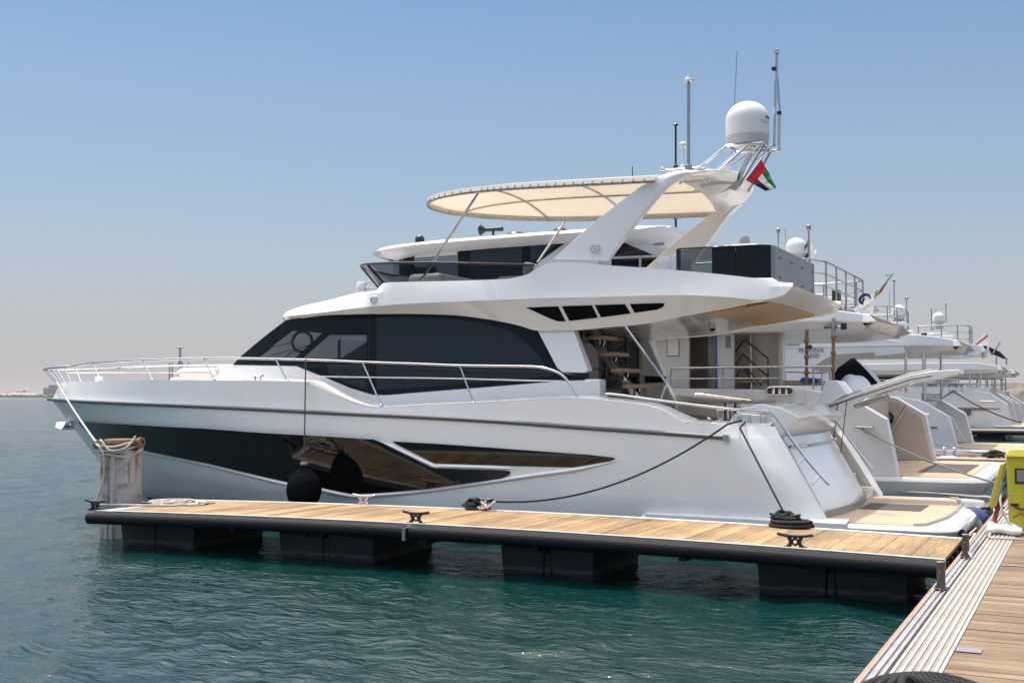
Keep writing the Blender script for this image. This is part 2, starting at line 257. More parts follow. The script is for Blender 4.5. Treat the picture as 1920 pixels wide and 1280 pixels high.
# ------------------------------------------------------------------ mesh building
class MB:
    def __init__(s): s.v = []; s.f = []; s.mi = []
    def add(s, vs, fs, mi=0):
        o = len(s.v); s.v += [tuple(v) for v in vs]; s.f += [tuple(i + o for i in f) for f in fs]; s.mi += [mi] * len(fs); return s
    def box(s, a, b, mi=0):
        (x0, y0, z0), (x1, y1, z1) = a, b
        x0, x1 = sorted((x0, x1)); y0, y1 = sorted((y0, y1)); z0, z1 = sorted((z0, z1))
        return s.add([(x0, y0, z0), (x1, y0, z0), (x1, y1, z0), (x0, y1, z0), (x0, y0, z1), (x1, y0, z1), (x1, y1, z1), (x0, y1, z1)],
              [(0, 3, 2, 1), (4, 5, 6, 7), (0, 1, 5, 4), (1, 2, 6, 5), (2, 3, 7, 6), (3, 0, 4, 7)], mi)
    def hexa(s, lo, hi, mi=0):
        """two 4-point loops joined into a solid"""
        return s.add(list(lo) + list(hi), [(3, 2, 1, 0), (4, 5, 6, 7), (0, 1, 5, 4), (1, 2, 6, 5), (2, 3, 7, 6), (3, 0, 4, 7)], mi)
    def prism(s, loop, d, mi=0):
        n = len(loop); d = Vector(d)
        vs = [Vector(p) for p in loop] + [Vector(p) + d for p in loop]
        return s.add(vs, [tuple(range(n - 1, -1, -1)), tuple(range(n, 2 * n))] + [(i, (i + 1) % n, n + (i + 1) % n, n + i) for i in range(n)], mi)
    def tube(s, pts, r, n=10, mi=0, closed=False, caps=True):
        pts = [Vector(p) for p in pts]; k = len(pts)
        rr = r if isinstance(r, (list, tuple)) else [r] * k
        T = []
        for i in range(k):
            a = pts[(i - 1) % k] if closed else pts[max(i - 1, 0)]; b = pts[(i + 1) % k] if closed else pts[min(i + 1, k - 1)]
            t = b - a; T.append(t.normalized() if t.length > 1e-9 else Vector((0, 0, 1)))
        u = T[0].orthogonal().normalized(); vs = []
        for i in range(k):
            u = (u - T[i] * u.dot(T[i])); u = u.normalized() if u.length > 1e-6 else T[i].orthogonal().normalized(); w = T[i].cross(u)
            for j in range(n):
                a = 2 * math.pi * j / n; vs.append(pts[i] + (u * math.cos(a) + w * math.sin(a)) * rr[i])
        fs = []
        for i in range(k if closed else k - 1):
            i2 = (i + 1) % k
            for j in range(n): fs.append((i * n + j, i * n + (j + 1) % n, i2 * n + (j + 1) % n, i2 * n + j))
        if not closed and caps: fs += [tuple(range(n - 1, -1, -1)), tuple(range((k - 1) * n, k * n))]
        return s.add(vs, fs, mi)
    def lathe(s, prof, c, n=24, mi=0, axis=(0, 0, 1)):
        """prof: (radius, height) pairs"""
        q = Vector((0, 0, 1)).rotation_difference(Vector(axis)); c = Vector(c); vs = []; k = len(prof)
        for r, h in prof:
            for j in range(n):
                a = 2 * math.pi * j / n; vs.append(c + q @ Vector((r * math.cos(a), r * math.sin(a), h)))
        fs = [(i * n + j, i * n + (j + 1) % n, (i + 1) * n + (j + 1) % n, (i + 1) * n + j) for i in range(k - 1) for j in range(n)]
        fs += [tuple(range(n - 1, -1, -1)), tuple(range((k - 1) * n, k * n))]
        return s.add(vs, fs, mi)
    def grid(s, rows, mi=0, flip=False, closed=False):
        k = len(rows[0]); vs = [p for r in rows for p in r]; fs = []
        for i in range(len(rows) - 1):
            for j in range(k if closed else k - 1):
                q = (i * k + j, i * k + (j + 1) % k, (i + 1) * k + (j + 1) % k, (i + 1) * k + j); fs.append(q[::-1] if flip else q)
        return s.add(vs, fs, mi)
    def build(s, name, mats, parent=None, smooth=32, bevel=0, solid=None, recalc=True):
        me = bpy.data.meshes.new(name); me.from_pydata(s.v, [], s.f)
        ms = mats if isinstance(mats, (list, tuple)) else [mats]
        for m in ms: me.materials.append(MATS[m])
        me.polygons.foreach_set('material_index', s.mi)
        bm = bmesh.new(); bm.from_mesh(me); bmesh.ops.remove_doubles(bm, verts=bm.verts, dist=2e-5)
        if recalc: bmesh.ops.recalc_face_normals(bm, faces=bm.faces)
        bm.to_mesh(me); bm.free()
        o = bpy.data.objects.new(name, me); C.objects.link(o)
        if parent is not None:
            o.parent = parent
            if parent.type == 'EMPTY': o.location = -parent.location
        if solid:
            md = o.modifiers.new('solid', 'SOLIDIFY'); md.thickness = solid[0]; md.offset = solid[1]; md.use_even_offset = True; es = o.modifiers.new('crisp', 'EDGE_SPLIT'); es.split_angle = R(32); es.use_edge_sharp = True
        if bevel:
            md = o.modifiers.new('bevel', 'BEVEL'); md.width = bevel; md.segments = 2; md.limit_method = 'ANGLE'; md.angle_limit = R(35); md.harden_normals = False
        if smooth:
            me.polygons.foreach_set('use_smooth', [True] * len(me.polygons))
            me.set_sharp_from_angle(angle=R(smooth))
        me.update(); return o
def tag(o, label=None, cat=None, group=None, kind=None):
    for k, v in (('label', label), ('category', cat), ('group', group), ('kind', kind)):
        if v: o[k] = v
    return o
def empty(name, loc, label, cat, group=None):
    o = bpy.data.objects.new(name, None); C.objects.link(o); o.location = loc; o.empty_display_size = .3
    return tag(o, label, cat, group)
def copy_tree(o, parent=None):
    c = o.copy(); C.objects.link(c)
    if parent is not None: c.parent = parent
    for ch in list(o.children): copy_tree(ch, c)
    return c
def split_pair(o, yc):
    """near and far halves of a mirrored part become two objects"""
    me = o.data; out = []
    for side in (0, 1):
        bm = bmesh.new(); bm.from_mesh(me); kill = [v for v in bm.verts if (v.co.y > yc) == (side == 0)]
        bmesh.ops.delete(bm, geom=kill, context='VERTS'); m2 = bpy.data.meshes.new(me.name)
        for mt in me.materials: m2.materials.append(mt)
        bm.to_mesh(m2); bm.free(); out.append(m2)
    far_ = o.copy(); C.objects.link(far_); far_.data = out[1]; o.data = out[0]; return o
def patch(poly, yfun, off, step=.25):
    """fill an outline of (x, z) points with a net of triangles laid on the surface y = yfun(x, z)"""
    poly = [Vector((p[0], p[1])) for p in poly]
    dense = []
    for i, a in enumerate(poly):
        b = poly[(i + 1) % len(poly)]; k = max(1, int((b - a).length / step))
        dense += [a + (b - a) * (j / k) for j in range(k)]
    xs = [p.x for p in dense]; zs = [p.y for p in dense]; pts = list(dense)
    def inside(p):
        r = False; n = len(dense)
        for i in range(n):
            a, b = dense[i], dense[(i + 1) % n]
            if (a.y > p.y) != (b.y > p.y) and p.x < (b.x - a.x) * (p.y - a.y) / (b.y - a.y) + a.x: r = not r
        return r
    x = min(xs) + step / 2
    while x < max(xs):
        z = min(zs) + step / 2
        while z < max(zs):
            p = Vector((x, z))
            if inside(p) and min((p - q).length for q in dense) > step * .45: pts.append(p)
            z += step
        x += step
    n = len(dense)
    v, e, f, *_ = delaunay_2d_cdt(pts, [(i, (i + 1) % n) for i in range(n)], [], 1, 1e-5)
    vs = [(p.x, yfun(p.x, p.y) - off, p.y) for p in v]
    return vs, [tuple(t) for t in f]
def mirror(vs, yc): return [(p[0], 2 * yc - p[1], p[2]) for p in vs]
def pxpoly(pts, yfun, y0=3.5):
    """outline traced in the photograph -> (x, z) on a surface"""
    out = []
    for a, b in pts:
        p = hit(a, b, yfun, y0); out.append((p.x, p.z))
    return out
def smoothline(pts, k=6):
    """Catmull-Rom through 3-D points"""
    pts = [Vector(p) for p in pts]; out = []
    for i in range(len(pts) - 1):
        a = pts[max(i - 1, 0)]; b = pts[i]; c = pts[i + 1]; d = pts[min(i + 2, len(pts) - 1)]
        for j in range(k):
            t = j / k; out.append(.5 * ((2 * b) + (c - a) * t + (2 * a - 5 * b + 4 * c - d) * t * t + (3 * b - a - 3 * c + d) * t ** 3))
    out.append(pts[-1]); return out
def text_obj(name, body, size, matrix, mname, parent=None, ext=.004, spacing=1.0):
    cu = bpy.data.curves.new(name, 'FONT'); cu.body = body; cu.size = size; cu.extrude = ext; cu.align_x = 'CENTER'; cu.align_y = 'CENTER'; cu.space_character = spacing
    t_ = bpy.data.objects.new('t', cu); C.objects.link(t_); me = bpy.data.meshes.new_from_object(t_.evaluated_get(bpy.context.evaluated_depsgraph_get()))
    bpy.data.objects.remove(t_); me.name = name; me.materials.clear(); me.materials.append(MATS[mname]); o = bpy.data.objects.new(name, me); C.objects.link(o)
    o.matrix_world = matrix
    if parent is not None:
        o.parent = parent
        if parent.type == 'EMPTY': o.location = Vector(o.location) - parent.location
    return o

# ------------------------------------------------------------------ water: one sheet from under the camera to the horizon
def build_water():
    ang = []
    a = -180.
    while a < 180:
        off = abs(a - 26.2)
        ang.append(a); a += .15 if off < 28 else (.6 if off < 50 else 4.)
    ang = np.radians(np.array(ang)); nA = len(ang)
    rad = [0.6]
    while rad[-1] < 9000: rad.append(rad[-1] + max(.03, rad[-1] * (.0042 if rad[-1] < 240 else .05)))
    rad = np.array(rad); nR = len(rad)
    rr, aa = np.meshgrid(rad, ang, indexing='ij')
    x = CAM.x - np.sin(aa) * rr; y = CAM.y + np.cos(aa) * rr; z = np.zeros_like(x)
    g = np.random.RandomState(3); sp = rr * .0038
    for i in range(90):
        lam = .13 * (2.2 / .13) ** g.rand(); th = np.radians(215 + 36 * g.randn()); k = 2 * np.pi / lam
        amp = .0027 * lam ** .68 * (.6 + .8 * g.rand())
        fade = np.clip((lam / (sp * 3.2) - 1), 0, 1) * (rr < 235)
        ph = k * (x * np.cos(th) + y * np.sin(th)) + g.rand() * 6.28
        z += amp * fade * (np.sin(ph) + .25 * np.sin(2 * ph + 1.2))
    patchy = .75 + .35 * np.sin(.21 * x + .13 * y + 1) * np.sin(.16 * y - .09 * x)
    z *= patchy
    vs = np.stack([x, y, z], -1).reshape(-1, 3)
    i = np.arange(nR - 1)[:, None]; j = np.arange(nA)[None, :]; j2 = (j + 1) % nA
    q = np.stack([i * nA + j, i * nA + j2, (i + 1) * nA + j2, (i + 1) * nA + j], -1).reshape(-1, 4)
    me = bpy.data.meshes.new('water'); me.vertices.add(len(vs)); me.vertices.foreach_set('co', vs.ravel())
    me.loops.add(q.size); me.loops.foreach_set('vertex_index', q.ravel().astype(np.int32))
    me.polygons.add(len(q)); me.polygons.foreach_set('loop_start', (np.arange(len(q)) * 4).astype(np.int32)); me.polygons.foreach_set('loop_total', np.full(len(q), 4, np.int32))
    me.polygons.foreach_set('use_smooth', np.ones(len(q), bool)); me.update(calc_edges=True); me.validate()
    m = bpy.data.materials.new('sea'); m.use_nodes = True; nt = m.node_tree; n = nt.nodes; L = nt.links; b = n['Principled BSDF']
    b.inputs['Base Color'].default_value = (.0018, .026, .0245, 1); b.inputs['Roughness'].default_value = .1; b.inputs['IOR'].default_value = 1.333
    tc = n.new('ShaderNodeTexCoord'); hs = None
    for sc, st, stretch, rot in ((1.6, .10, (1, 2.2, 1), .5), (5.5, .06, (1, 1.9, 1), .35), (15., .014, (1, 1.8, 1), .6), (.09, .5, (1, 1.4, 1), .2), (.42, .22, (1, 2.0, 1), .4)):
        mp = n.new('ShaderNodeMapping'); mp.inputs['Scale'].default_value = stretch; mp.inputs['Rotation'].default_value = (0, 0, rot); L.new(tc.outputs['Object'], mp.inputs[0])
        nz = n.new('ShaderNodeTexNoise'); nz.inputs['Scale'].default_value = sc; nz.inputs['Detail'].default_value = 3; L.new(mp.outputs[0], nz.inputs[0])
        mu = n.new('ShaderNodeMath'); mu.operation = 'MULTIPLY'; mu.inputs[1].default_value = st; L.new(nz.outputs[0], mu.inputs[0])
        if hs is None: hs = mu
        else:
            ad = n.new('ShaderNodeMath'); ad.operation = 'ADD'; L.new(hs.outputs[0], ad.inputs[0]); L.new(mu.outputs[0], ad.inputs[1]); hs = ad
    bp = n.new('ShaderNodeBump'); bp.inputs['Strength'].default_value = .6; bp.inputs['Distance'].default_value = 1.; L.new(hs.outputs[0], bp.inputs['Height']); L.new(bp.outputs[0], b.inputs['Normal'])
    me.materials.append(m)
    o = bpy.data.objects.new('water', me); C.objects.link(o); tag(o, 'green-blue rippled marina water around the pier', 'water', kind='structure')
build_water()

# ------------------------------------------------------------------ pier, walkway
def zdk(x):                                             # the floating pier sits a little proud in the middle
    return .55 + .075 * (1 - ((x + 6.3) / 6.3) ** 2)
DZ = .55
def cleat_mesh(L=.42, h=.14):
    m = MB()
    for sx in (-1, 1):
        m.tube(smoothline([(sx * .085, 0, .012), (sx * .06, 0, .035), (sx * .05, 0, .075), (sx * .075, 0, h - .012)], 5), [.026] * 5 + [.022] * 5 + [.024] * 6, 8)
        m.box((sx * .055, -.035, 0), (sx * .13, .035, .018))
    m.tube([(.034 * math.cos(R(t)), 0, h * .5 + .034 * math.sin(R(t))) for t in range(0, 360, 30)], .014, 6, closed=True)
    m.tube(smoothline([(-L / 2, 0, h + .018), (-L / 4, 0, h), (0, 0, h - .006), (L / 4, 0, h), (L / 2, 0, h + .018)], 5), [.012] + [.019] * 19 + [.012], 8)
    return m
pier = empty('finger_pier', (-6.3, 1.1, 0), 'floating timber finger pier with black fender tube along its near side', 'pier')
# the end runs slightly oblique
X0, X1, YN, YF = -12.6, -.12, 0.0, 2.25
m = MB(); x = X1 - .02; i = 0
while x - .18 > X0 + .16:
    a, b = x - .18, x; dzj = rnd.uniform(-.003, .003)
    za, zb = zdk(a) + dzj, zdk(b) + dzj
    y0, y1 = YN + .13, YF - .13
    m.hexa([(a, y0, za - .04), (b, y0, zb - .04), (b, y1, zb - .04), (a, y1, za - .04)], [(a, y0, za), (b, y0, zb), (b, y1, zb), (a, y1, za)])
    x -= .186
m.build('decking', 'teak_pier', pier, smooth=0)
def along(y, dz, x0=X0, x1=X1, k=24): return [(x0 + (x1 - x0) * i / k, y, zdk(x0 + (x1 - x0) * i / k) + dz) for i in range(k + 1)]
def strip(mb, ya, yb, za, zb, x0=X0, x1=X1):
    A, B = along(0, 0, x0, x1), None
    mb.grid([[(p[0], ya, p[2] + za), (p[0], yb, p[2] + za), (p[0], yb, p[2] + zb), (p[0], ya, p[2] + zb)] for p in A], closed=True)
    for p in (A[0], A[-1]): mb.add([(p[0], ya, p[2] + za), (p[0], yb, p[2] + za), (p[0], yb, p[2] + zb), (p[0], ya, p[2] + zb)], [(0, 1, 2, 3)])
m = MB()
strip(m, YN - .015, YN + .12, -.1, .006); strip(m, YN - .03, YN + .03, .0065, .02); strip(m, YF - .12, YF + .02, -.1, .008)
m.box((X0 - .02, YN, zdk(X0) - .1), (X0 + .14, YF, zdk(X0) + .009))
m.build('edge_trim', 'alu_edge', pier, bevel=.004)
m = MB()
for a, b in ((X0 - .1, -6.95), (-6.86, X1 - .05)): m.tube([(a - .02, YN - .07, zdk(a) - .1)] + along(YN - .07, -.1, a, b) + [(b + .02, YN - .07, zdk(b) - .1)], [.05] + [.088] * 25 + [.05], 18)
m.build('fender_tube', 'rubber', pier, smooth=50)
m = MB(); m.box((-6.93, YN - .19, zdk(-6.9) - .2), (-6.88, YN - .02, zdk(-6.9) - .03)); m.build('tube_bracket', 'dull_steel', pier)
m = MB()
for y in (YN + .4, YN + .85, YF - .85, YF - .3): strip(m, y - .05, y + .05, -.24, -.06, X0 + .1, X1)
for x in (-12.3, -10.2, -8.9, -6.9, -5.2, -3.2, -1.2): m.box((x - .05, YN + .3, .32), (x + .05, YF - .1, .47))
m.build('under_frame', 'frame_dark', pier)
for a, b in ((-12.5, -11.0), (-9.4, -7.75), (-5.75, -4.4), (-2.3, -.55)):
    m = MB(); mid = (a + b) / 2
    for p, q in ((a, mid - .04), (mid + .04, b)):
        m.hexa([(p + .05, YN + .44, -.35), (q - .05, YN + .44, -.35), (q - .05, YF - .2, -.35), (p + .05, YF - .2, -.35)], [(p, YN + .38, .36), (q, YN + .38, .36), (q, YF - .12, .36), (p, YF - .12, .36)])
    m.box((mid - .05, YN + .42, -.3), (mid + .05, YF - .16, .3))
    m.build('float', 'float_body', pier, bevel=.025)
cl = cleat_mesh().build('cleat', 'dark_plastic', None, smooth=60)
cl.data.materials[0] = mat('cast_iron', (.035, .037, .04), .5, metal=.6, var=.25, vscale=20)
steel_cleat = None
spots = [(782, 981, 'cast_iron'), (1491, 1027, 'cast_iron'), (195, 955, 'cast_iron'), (710, 942, 'steel'), (925, 951, 'cast_iron'), (1477, 984, 'cast_iron')]
CLEATS = []
first = True
for px, py, mt in spots:
    p = P(px, py, z=.56); p = P(px, py, z=zdk(p.x) + .005)
    y = YN + .05 if py > 950 and px not in (925, 1477) else YF - .06
    o = cl if first else cl.copy()
    if not first: C.objects.link(o)
    first = False
    if mt == 'steel': o.data = cl.data.copy(); o.data.materials[0] = MATS['steel']
    o.parent = pier; o.location = Vector((p.x, y, zdk(p.x) + .008)) - pier.location; CLEATS.append(Vector((p.x, y, zdk(p.x) + .008)))
walk = empty('boardwalk', (2, 0, 0), 'main timber boardwalk with ribbed aluminium edge strip', 'boardwalk'); walk['kind'] = 'structure'
WX1 = 4.6
m = MB(); y = -16.5
while y < 70:
    w = .139; dzj = rnd.uniform(-.002, .002)
    if y > 30: w = .29 * 4 - .006
    if not (-.12 < y - .0 < .02): m.box((.445, y, DZ - .04), (WX1, y + w, DZ + dzj))
    y += w + .006
m.build('decking', 'teak_walk', walk, smooth=0)
m = MB()
for a, b, za, zb in ((0, .012, -.2, .012), (.012, .05, -.2, -.006), (.05, .062, -.2, .004), (.062, .095, -.2, -.014), (.095, .107, -.2, .004), (.107, .125, -.2, -.03)):
    m.box((a, -16.5, DZ + za), (b, 70, DZ + zb))
m.build('edge_rail', 'rail_alu', walk, bevel=.002)
m = MB(); y = -16.5
while y < 70:
    y1 = min(y + 6.05, 70)
    for k in range(6):
        xx = .148 + k * .05; m.box((xx - .011, y, DZ + .0025), (xx + .011, y1 - .008, DZ + .011))
    m.box((.42, y, DZ + .0025), (.442, y1 - .008, DZ + .007))
    y = y1
m.build('tread_strip', 'aluminium', walk, bevel=.002)
m = MB(); m.box((.13, -16.5, DZ - .05), (.44, 70, DZ + .002)); m.build('tread_bed', 'tread_gap', walk)
m = MB(); m.box((.125, -16.5, DZ - .3), (WX1, 70, DZ - .055)); m.box((-.1, -16.5, DZ - .5), (.12, 70, DZ - .21)); m.build('side_beam', 'frame_dark', walk)
m = MB(); m.box((-.05, -16.5, DZ - .2), (-.004, 70, DZ - .02)); m.build('timber_fender', 'teak_tread', walk)
m = MB(); m.box((.126, -.085, DZ + .0035), (WX1, -.05, DZ + .006)); m.build('joint_strip', 'white_rope', walk, smooth=0)
for px, py in ((1770, 1103), (1812, 1043)):
    p = P(px, py, z=DZ + .01); m = MB(); xx = .055; yy = p.y
    for s in (-.034, .034):
        m.box((xx - .03, yy + s - .008, DZ), (xx + .04, yy + s + .008, DZ + .25)); m.tube([(xx - .03, yy + s, DZ + .25), (xx + .04, yy + s, DZ + .25)], .012, 8)
    m.box((xx - .055, yy - .07, DZ + .004), (xx + .06, yy + .07, DZ + .02))
    m.tube([(xx + .005, yy - .065, DZ + .16), (xx + .005, yy + .065, DZ + .16)], .018, 10)
    for s in (-1, 1): m.tube([(xx - .035, yy + s * .055, DZ + .02), (xx - .035, yy + s * .055, DZ + .045)], .012, 6)
    m.build('joint_bracket', 'bronze', walk, bevel=.003)
p = P(1789, 1217, z=DZ); m = MB(); m.box((.45, p.y - .075, DZ + .0035), (.62, p.y + .075, DZ + .008)); m.build('metal_plate', 'plate_grey', walk)
# far finger piers between the other berths
def far_pier(y0, y1, xl, label, group=None):
    e = empty('finger_pier', (xl / 2, (y0 + y1) / 2, 0), label, 'pier')
    m = MB(); m.box((xl, y0 + .12, DZ - .06), (-.12, y1 - .12, DZ)); m.build('decking', 'teak_far', e, smooth=0)
    m = MB()
    for y in (y0, y1 - .12): m.box((xl, y, DZ - .12), (-.12, y + .12, DZ + .008))
    m.build('edge_trim', 'alu_edge', e)
    m = MB(); m.tube([(xl - .1, y0 - .1, DZ - .14), (-.15, y0 - .1, DZ - .14)], .12, 12); m.build('fender_tube', 'rubber', e)
    x = xl
    while x < -1.5: m = MB(); m.box((x + .3, y0 + .2, -.3), (x + 1.6, y1 - .2, DZ - .1)); m.build('float', 'float_body', e); x += 3.2
    return e
far_pier(22.2, 24.2, -13, 'teak finger pier with chrome bollards beyond the second yacht')
far_pier(53.2, 55.2, -14, 'distant finger pier with pale edge and dark fender below the farther yachts')
e = empty('mooring_bollard', (-2.4, 23.0, DZ), 'pair of chrome mooring bollards on the pier behind the second yacht', 'bollard')
m = MB()
for dx in (-.14, .14): m.lathe([(.07, 0), (.06, .03), (.045, .06), (.045, .2), (.08, .24), (.08, .28), (.05, .3)], (-2.4 + dx, 23.0, DZ), 14)
m.build('bollard_post', 'steel', e); m = MB(); m.lathe([(.3, .0), (.28, .03), (.1, .05)], (-2.4, 23, DZ + .002), 16); m.build('bollard_base', 'aluminium', e)

# ------------------------------------------------------------------ steel pile at the end of the pier
pb = P(225, 943, z=.55); PX, PY = -13.3, 1.2
pile = empty('mooring_pile', (PX, PY, 0), 'weathered grey steel mooring pile wrapped with white rope at the pier end', 'mooring pile')
m = MB(); prof = [(.3, -1.2), (.3, 1.42), (.295, 1.44)]
sq = []
for z in (-1.2, .2, 1.44):
    r_ = []
    for k in range(40):
        a_ = 2 * math.pi * k / 40; ca, sa = math.cos(a_), math.sin(a_); q_ = .285 / (abs(ca) ** 5 + abs(sa) ** 5) ** .2; x_, y_ = q_ * ca, q_ * sa; t_ = R(22)
        r_.append((PX + x_ * math.cos(t_) - y_ * math.sin(t_), PY + x_ * math.sin(t_) + y_ * math.cos(t_), z))
    sq.append(r_)
m.grid(sq, closed=True); m.add(sq[-1], [tuple(range(40))])
for px_ in (.0, .55): m.box((PX - .02 + .2 * px_, PY - .325, -1.1), (PX + .02 + .2 * px_, PY - .26, 1.4))
m.build('pile_shaft', 'pile_steel', pile, smooth=25)
m = MB(); m.lathe([(.27, 1.42), (.29, 1.46), (.28, 1.53), (.3, 1.57), (.285, 1.62), (.2, 1.63)], (PX, PY, 0), 28)
m.tube([(PX - .38, PY - .12, 1.54), (PX + .44, PY - .02, 1.58)], .05, 10); m.lathe([(.075, 0), (.085, .03), (.085, .07), (.04, .08), (.04, .0)], (PX + .4, PY - .02, 1.58), 14, axis=(1, .1, .05))
m.lathe([(.07, 0), (.075, .05), (.05, .06)], (PX - .4, PY - .12, 1.53), 12, axis=(-1, 0, 0)); m.build('pile_cap', 'pile_rust', pile, smooth=30)
m = MB(); m.box((PX - .1, PY + .32, DZ - .1), (PX + .6, PY + .42, DZ + .0)); m.box((PX - .1, PY - .5, DZ - .1), (PX + .6, PY - .4, DZ + .0)); m.box((PX + .55, PY - 1.1, DZ - .08), (PX + .7, PY + 1.0, DZ + .0))
m.build('pile_guide', 'dull_steel', pier)
# ------------------------------------------------------------------ the white yacht in front
YC = 5.87; HB = 2.6
B1 = empty('motor_yacht', (-10, YC, 0), 'large white flybridge yacht with cream bimini lying along the near pier', 'yacht')
def tpl(x, x0, tip, b, p, q): 
    t = min(1, max(0, (x0 - x) / (x0 - tip))); return b * max(0, 1 - t ** p) ** q
b_rub = lambda x: tpl(x, -10, -20.06, HB, 2.5, .86)
b_she = lambda x: tpl(x, -10, -19.78, HB - .025, 2.5, .86)
def trace(pts, bf):
    out = []
    for a, b in pts:
        p = hit(a, b, lambda x, z: YC - bf(x)); out.append((p.x, p.z))
    return out
rub_xz = trace([(140, 750), (236, 756), (392, 762.5), (500, 768), (620, 774), (800, 782.5), (950, 791), (1100, 802), (1235, 811), (1364, 820.5)], b_rub)
z_rub = pchip([(-20.06, 2.275)] + rub_xz[1:] + [(-2.0, rub_xz[-1][1] - .06)])
she_px = [(230, 713), (310, 712), (392, 713), (470, 714), (536, 715), (572, 717), (600, 727), (624, 739), (655, 752), (682, 760.5), (704, 764), (790, 760), (886, 755.6), (985, 750), (1077, 746), (1140, 751), (1205, 759), (1235, 767), (1289, 793), (1340, 795), (1446, 800)]
she_xz = trace(she_px, b_she)
z_she = pchip([(-19.78, 2.63), (-19.0, 2.66)] + [q for q in she_xz if q[0] > -18.6])
XE = lambda z: -2.82 + (1.9 - z) * .62                   # aft edge of the quarter
def hull_lines():
    L = [
     (-17.2, -2.2, lambda x: 0.0, lambda x: -.55 + .5 * max(0, (-13 - x) / 4.2) ** 2),
     (-18.0, -2.0, lambda x: tpl(x, -7.5, -18.0, 2.42, 1.75, 1), pchip([(-18.0, .42), (-15, .2), (-10, .1), (-2, .06)])),
     (-18.25, -2.0, lambda x: tpl(x, -8, -18.25, 2.5, 1.85, 1), pchip([(-18.25, .62), (-15, .38), (-10, .24), (-2, .2)])),
     (-18.75, -2.05, lambda x: tpl(x, -9, -18.75, 2.57, 2.05, 1), pchip([(-18.75, 1.06), (-15, .84), (-10, .68), (-2, .6)])),
     (-19.42, -2.38, lambda x: tpl(x, -9.6, -19.42, 2.6, 2.3, .95), pchip([(-19.42, 1.68), (-15, 1.5), (-10, 1.36), (-2, 1.15)])),
     (-20.06, -2.70, b_rub, z_rub),
     (-19.98, -2.75, lambda x: tpl(x, -10, -19.98, HB - .012, 2.5, .86), lambda x: z_rub(x) + .06),
     (-19.78, -2.82, b_she, z_she)]
    return L
def hull_y(x, z, b):
    xc = -3.45 + (1.75 - z) * 1.0
    return b - (.33 * (x - xc) if x > xc else 0)
NS = 150; rows = []
for i in range(NS + 1):
    u = i / NS; u = u ** 1.25
    row = []
    for tip, aft, bf, zf in hull_lines():
        x = tip + (aft - tip) * u; z = zf(x); row.append(Vector((x, max(0, hull_y(x, z, bf(x))), z)))
    fine = []
    for a, b in zip(row, row[1:]):
        for k in range(3): fine.append(a.lerp(b, k / 3))
    rows.append(fine + [row[-1]])
near = [[(p.x, YC - p.y, p.z) for p in r] for r in rows]
far = [[(p.x, YC + p.y, p.z) for p in r] for r in rows]
tb = MB(); tb.grid(near)
HULL_BVH = BVHTree.FromPolygons([Vector(v) for v in tb.v], tb.f)
def hull_yf(x, z):
    r = HULL_BVH.ray_cast(Vector((x, -30, z)), Vector((0, 1, 0)))
    if r[0] is None:
        q = HULL_BVH.find_nearest(Vector((x, YC - 2, z))); return q[0].y
    return r[0].y
m = MB(); m.grid(near); m.grid(far, flip=True)
# smooth the ruled section a little: the mesh is welded along the keel and stem
hull = m.build('hull', 'gelcoat', B1, smooth=22, solid=(.17, -1))
# antifouling: dark boot stripe just over the hull skin near the water
boot = pchip([(-18, .2), (-16.2, .17), (-14.6, .06), (-13, .035), (-2, .03)])
m = MB()
for sg in (0, 1):
    rr = []
    for i in range(70):
        x = -16.9 + 14.7 * i / 69
        zs = [-.25 + (boot(x) + .25) * k / 4 for k in range(5)]; r = []
        for z in zs:
            y = hull_yf(x, z) - .006; r.append((x, y if sg == 0 else 2 * YC - y, z))
        rr.append(r)
    m.grid(rr)
split_pair(m.build('boot_stripe', 'antifoul', B1), YC)
# rub rail
def rail_on_hull(xa, xb, zf, r, n=70, proud=.0):
    return [Vector((x, hull_yf(x, zf(x)) - proud, zf(x))) for x in [xa + (xb - xa) * i / n for i in range(n + 1)]]
m = MB(); xr1 = rub_xz[-1][0]
ln = rail_on_hull(-19.9, xr1, lambda x: z_rub(x) + .0, .03)
ln = [Vector((-20.09, YC, 2.275)), Vector((-20.03, YC - .12, 2.273))] + ln
for L_ in (ln, [Vector((p.x, 2 * YC - p.y, p.z)) for p in ln]): m.tube(L_, .036, 10)
rail = split_pair(m.build('rub_rail', 'grey_rub', B1, smooth=50), YC)
m = MB()
e_ = ln[-1]; m.box((e_.x - .06, e_.y - .055, e_.z - .045), (e_.x + .03, e_.y + .03, e_.z + .045))
m.build('rail_end', 'steel', rail)
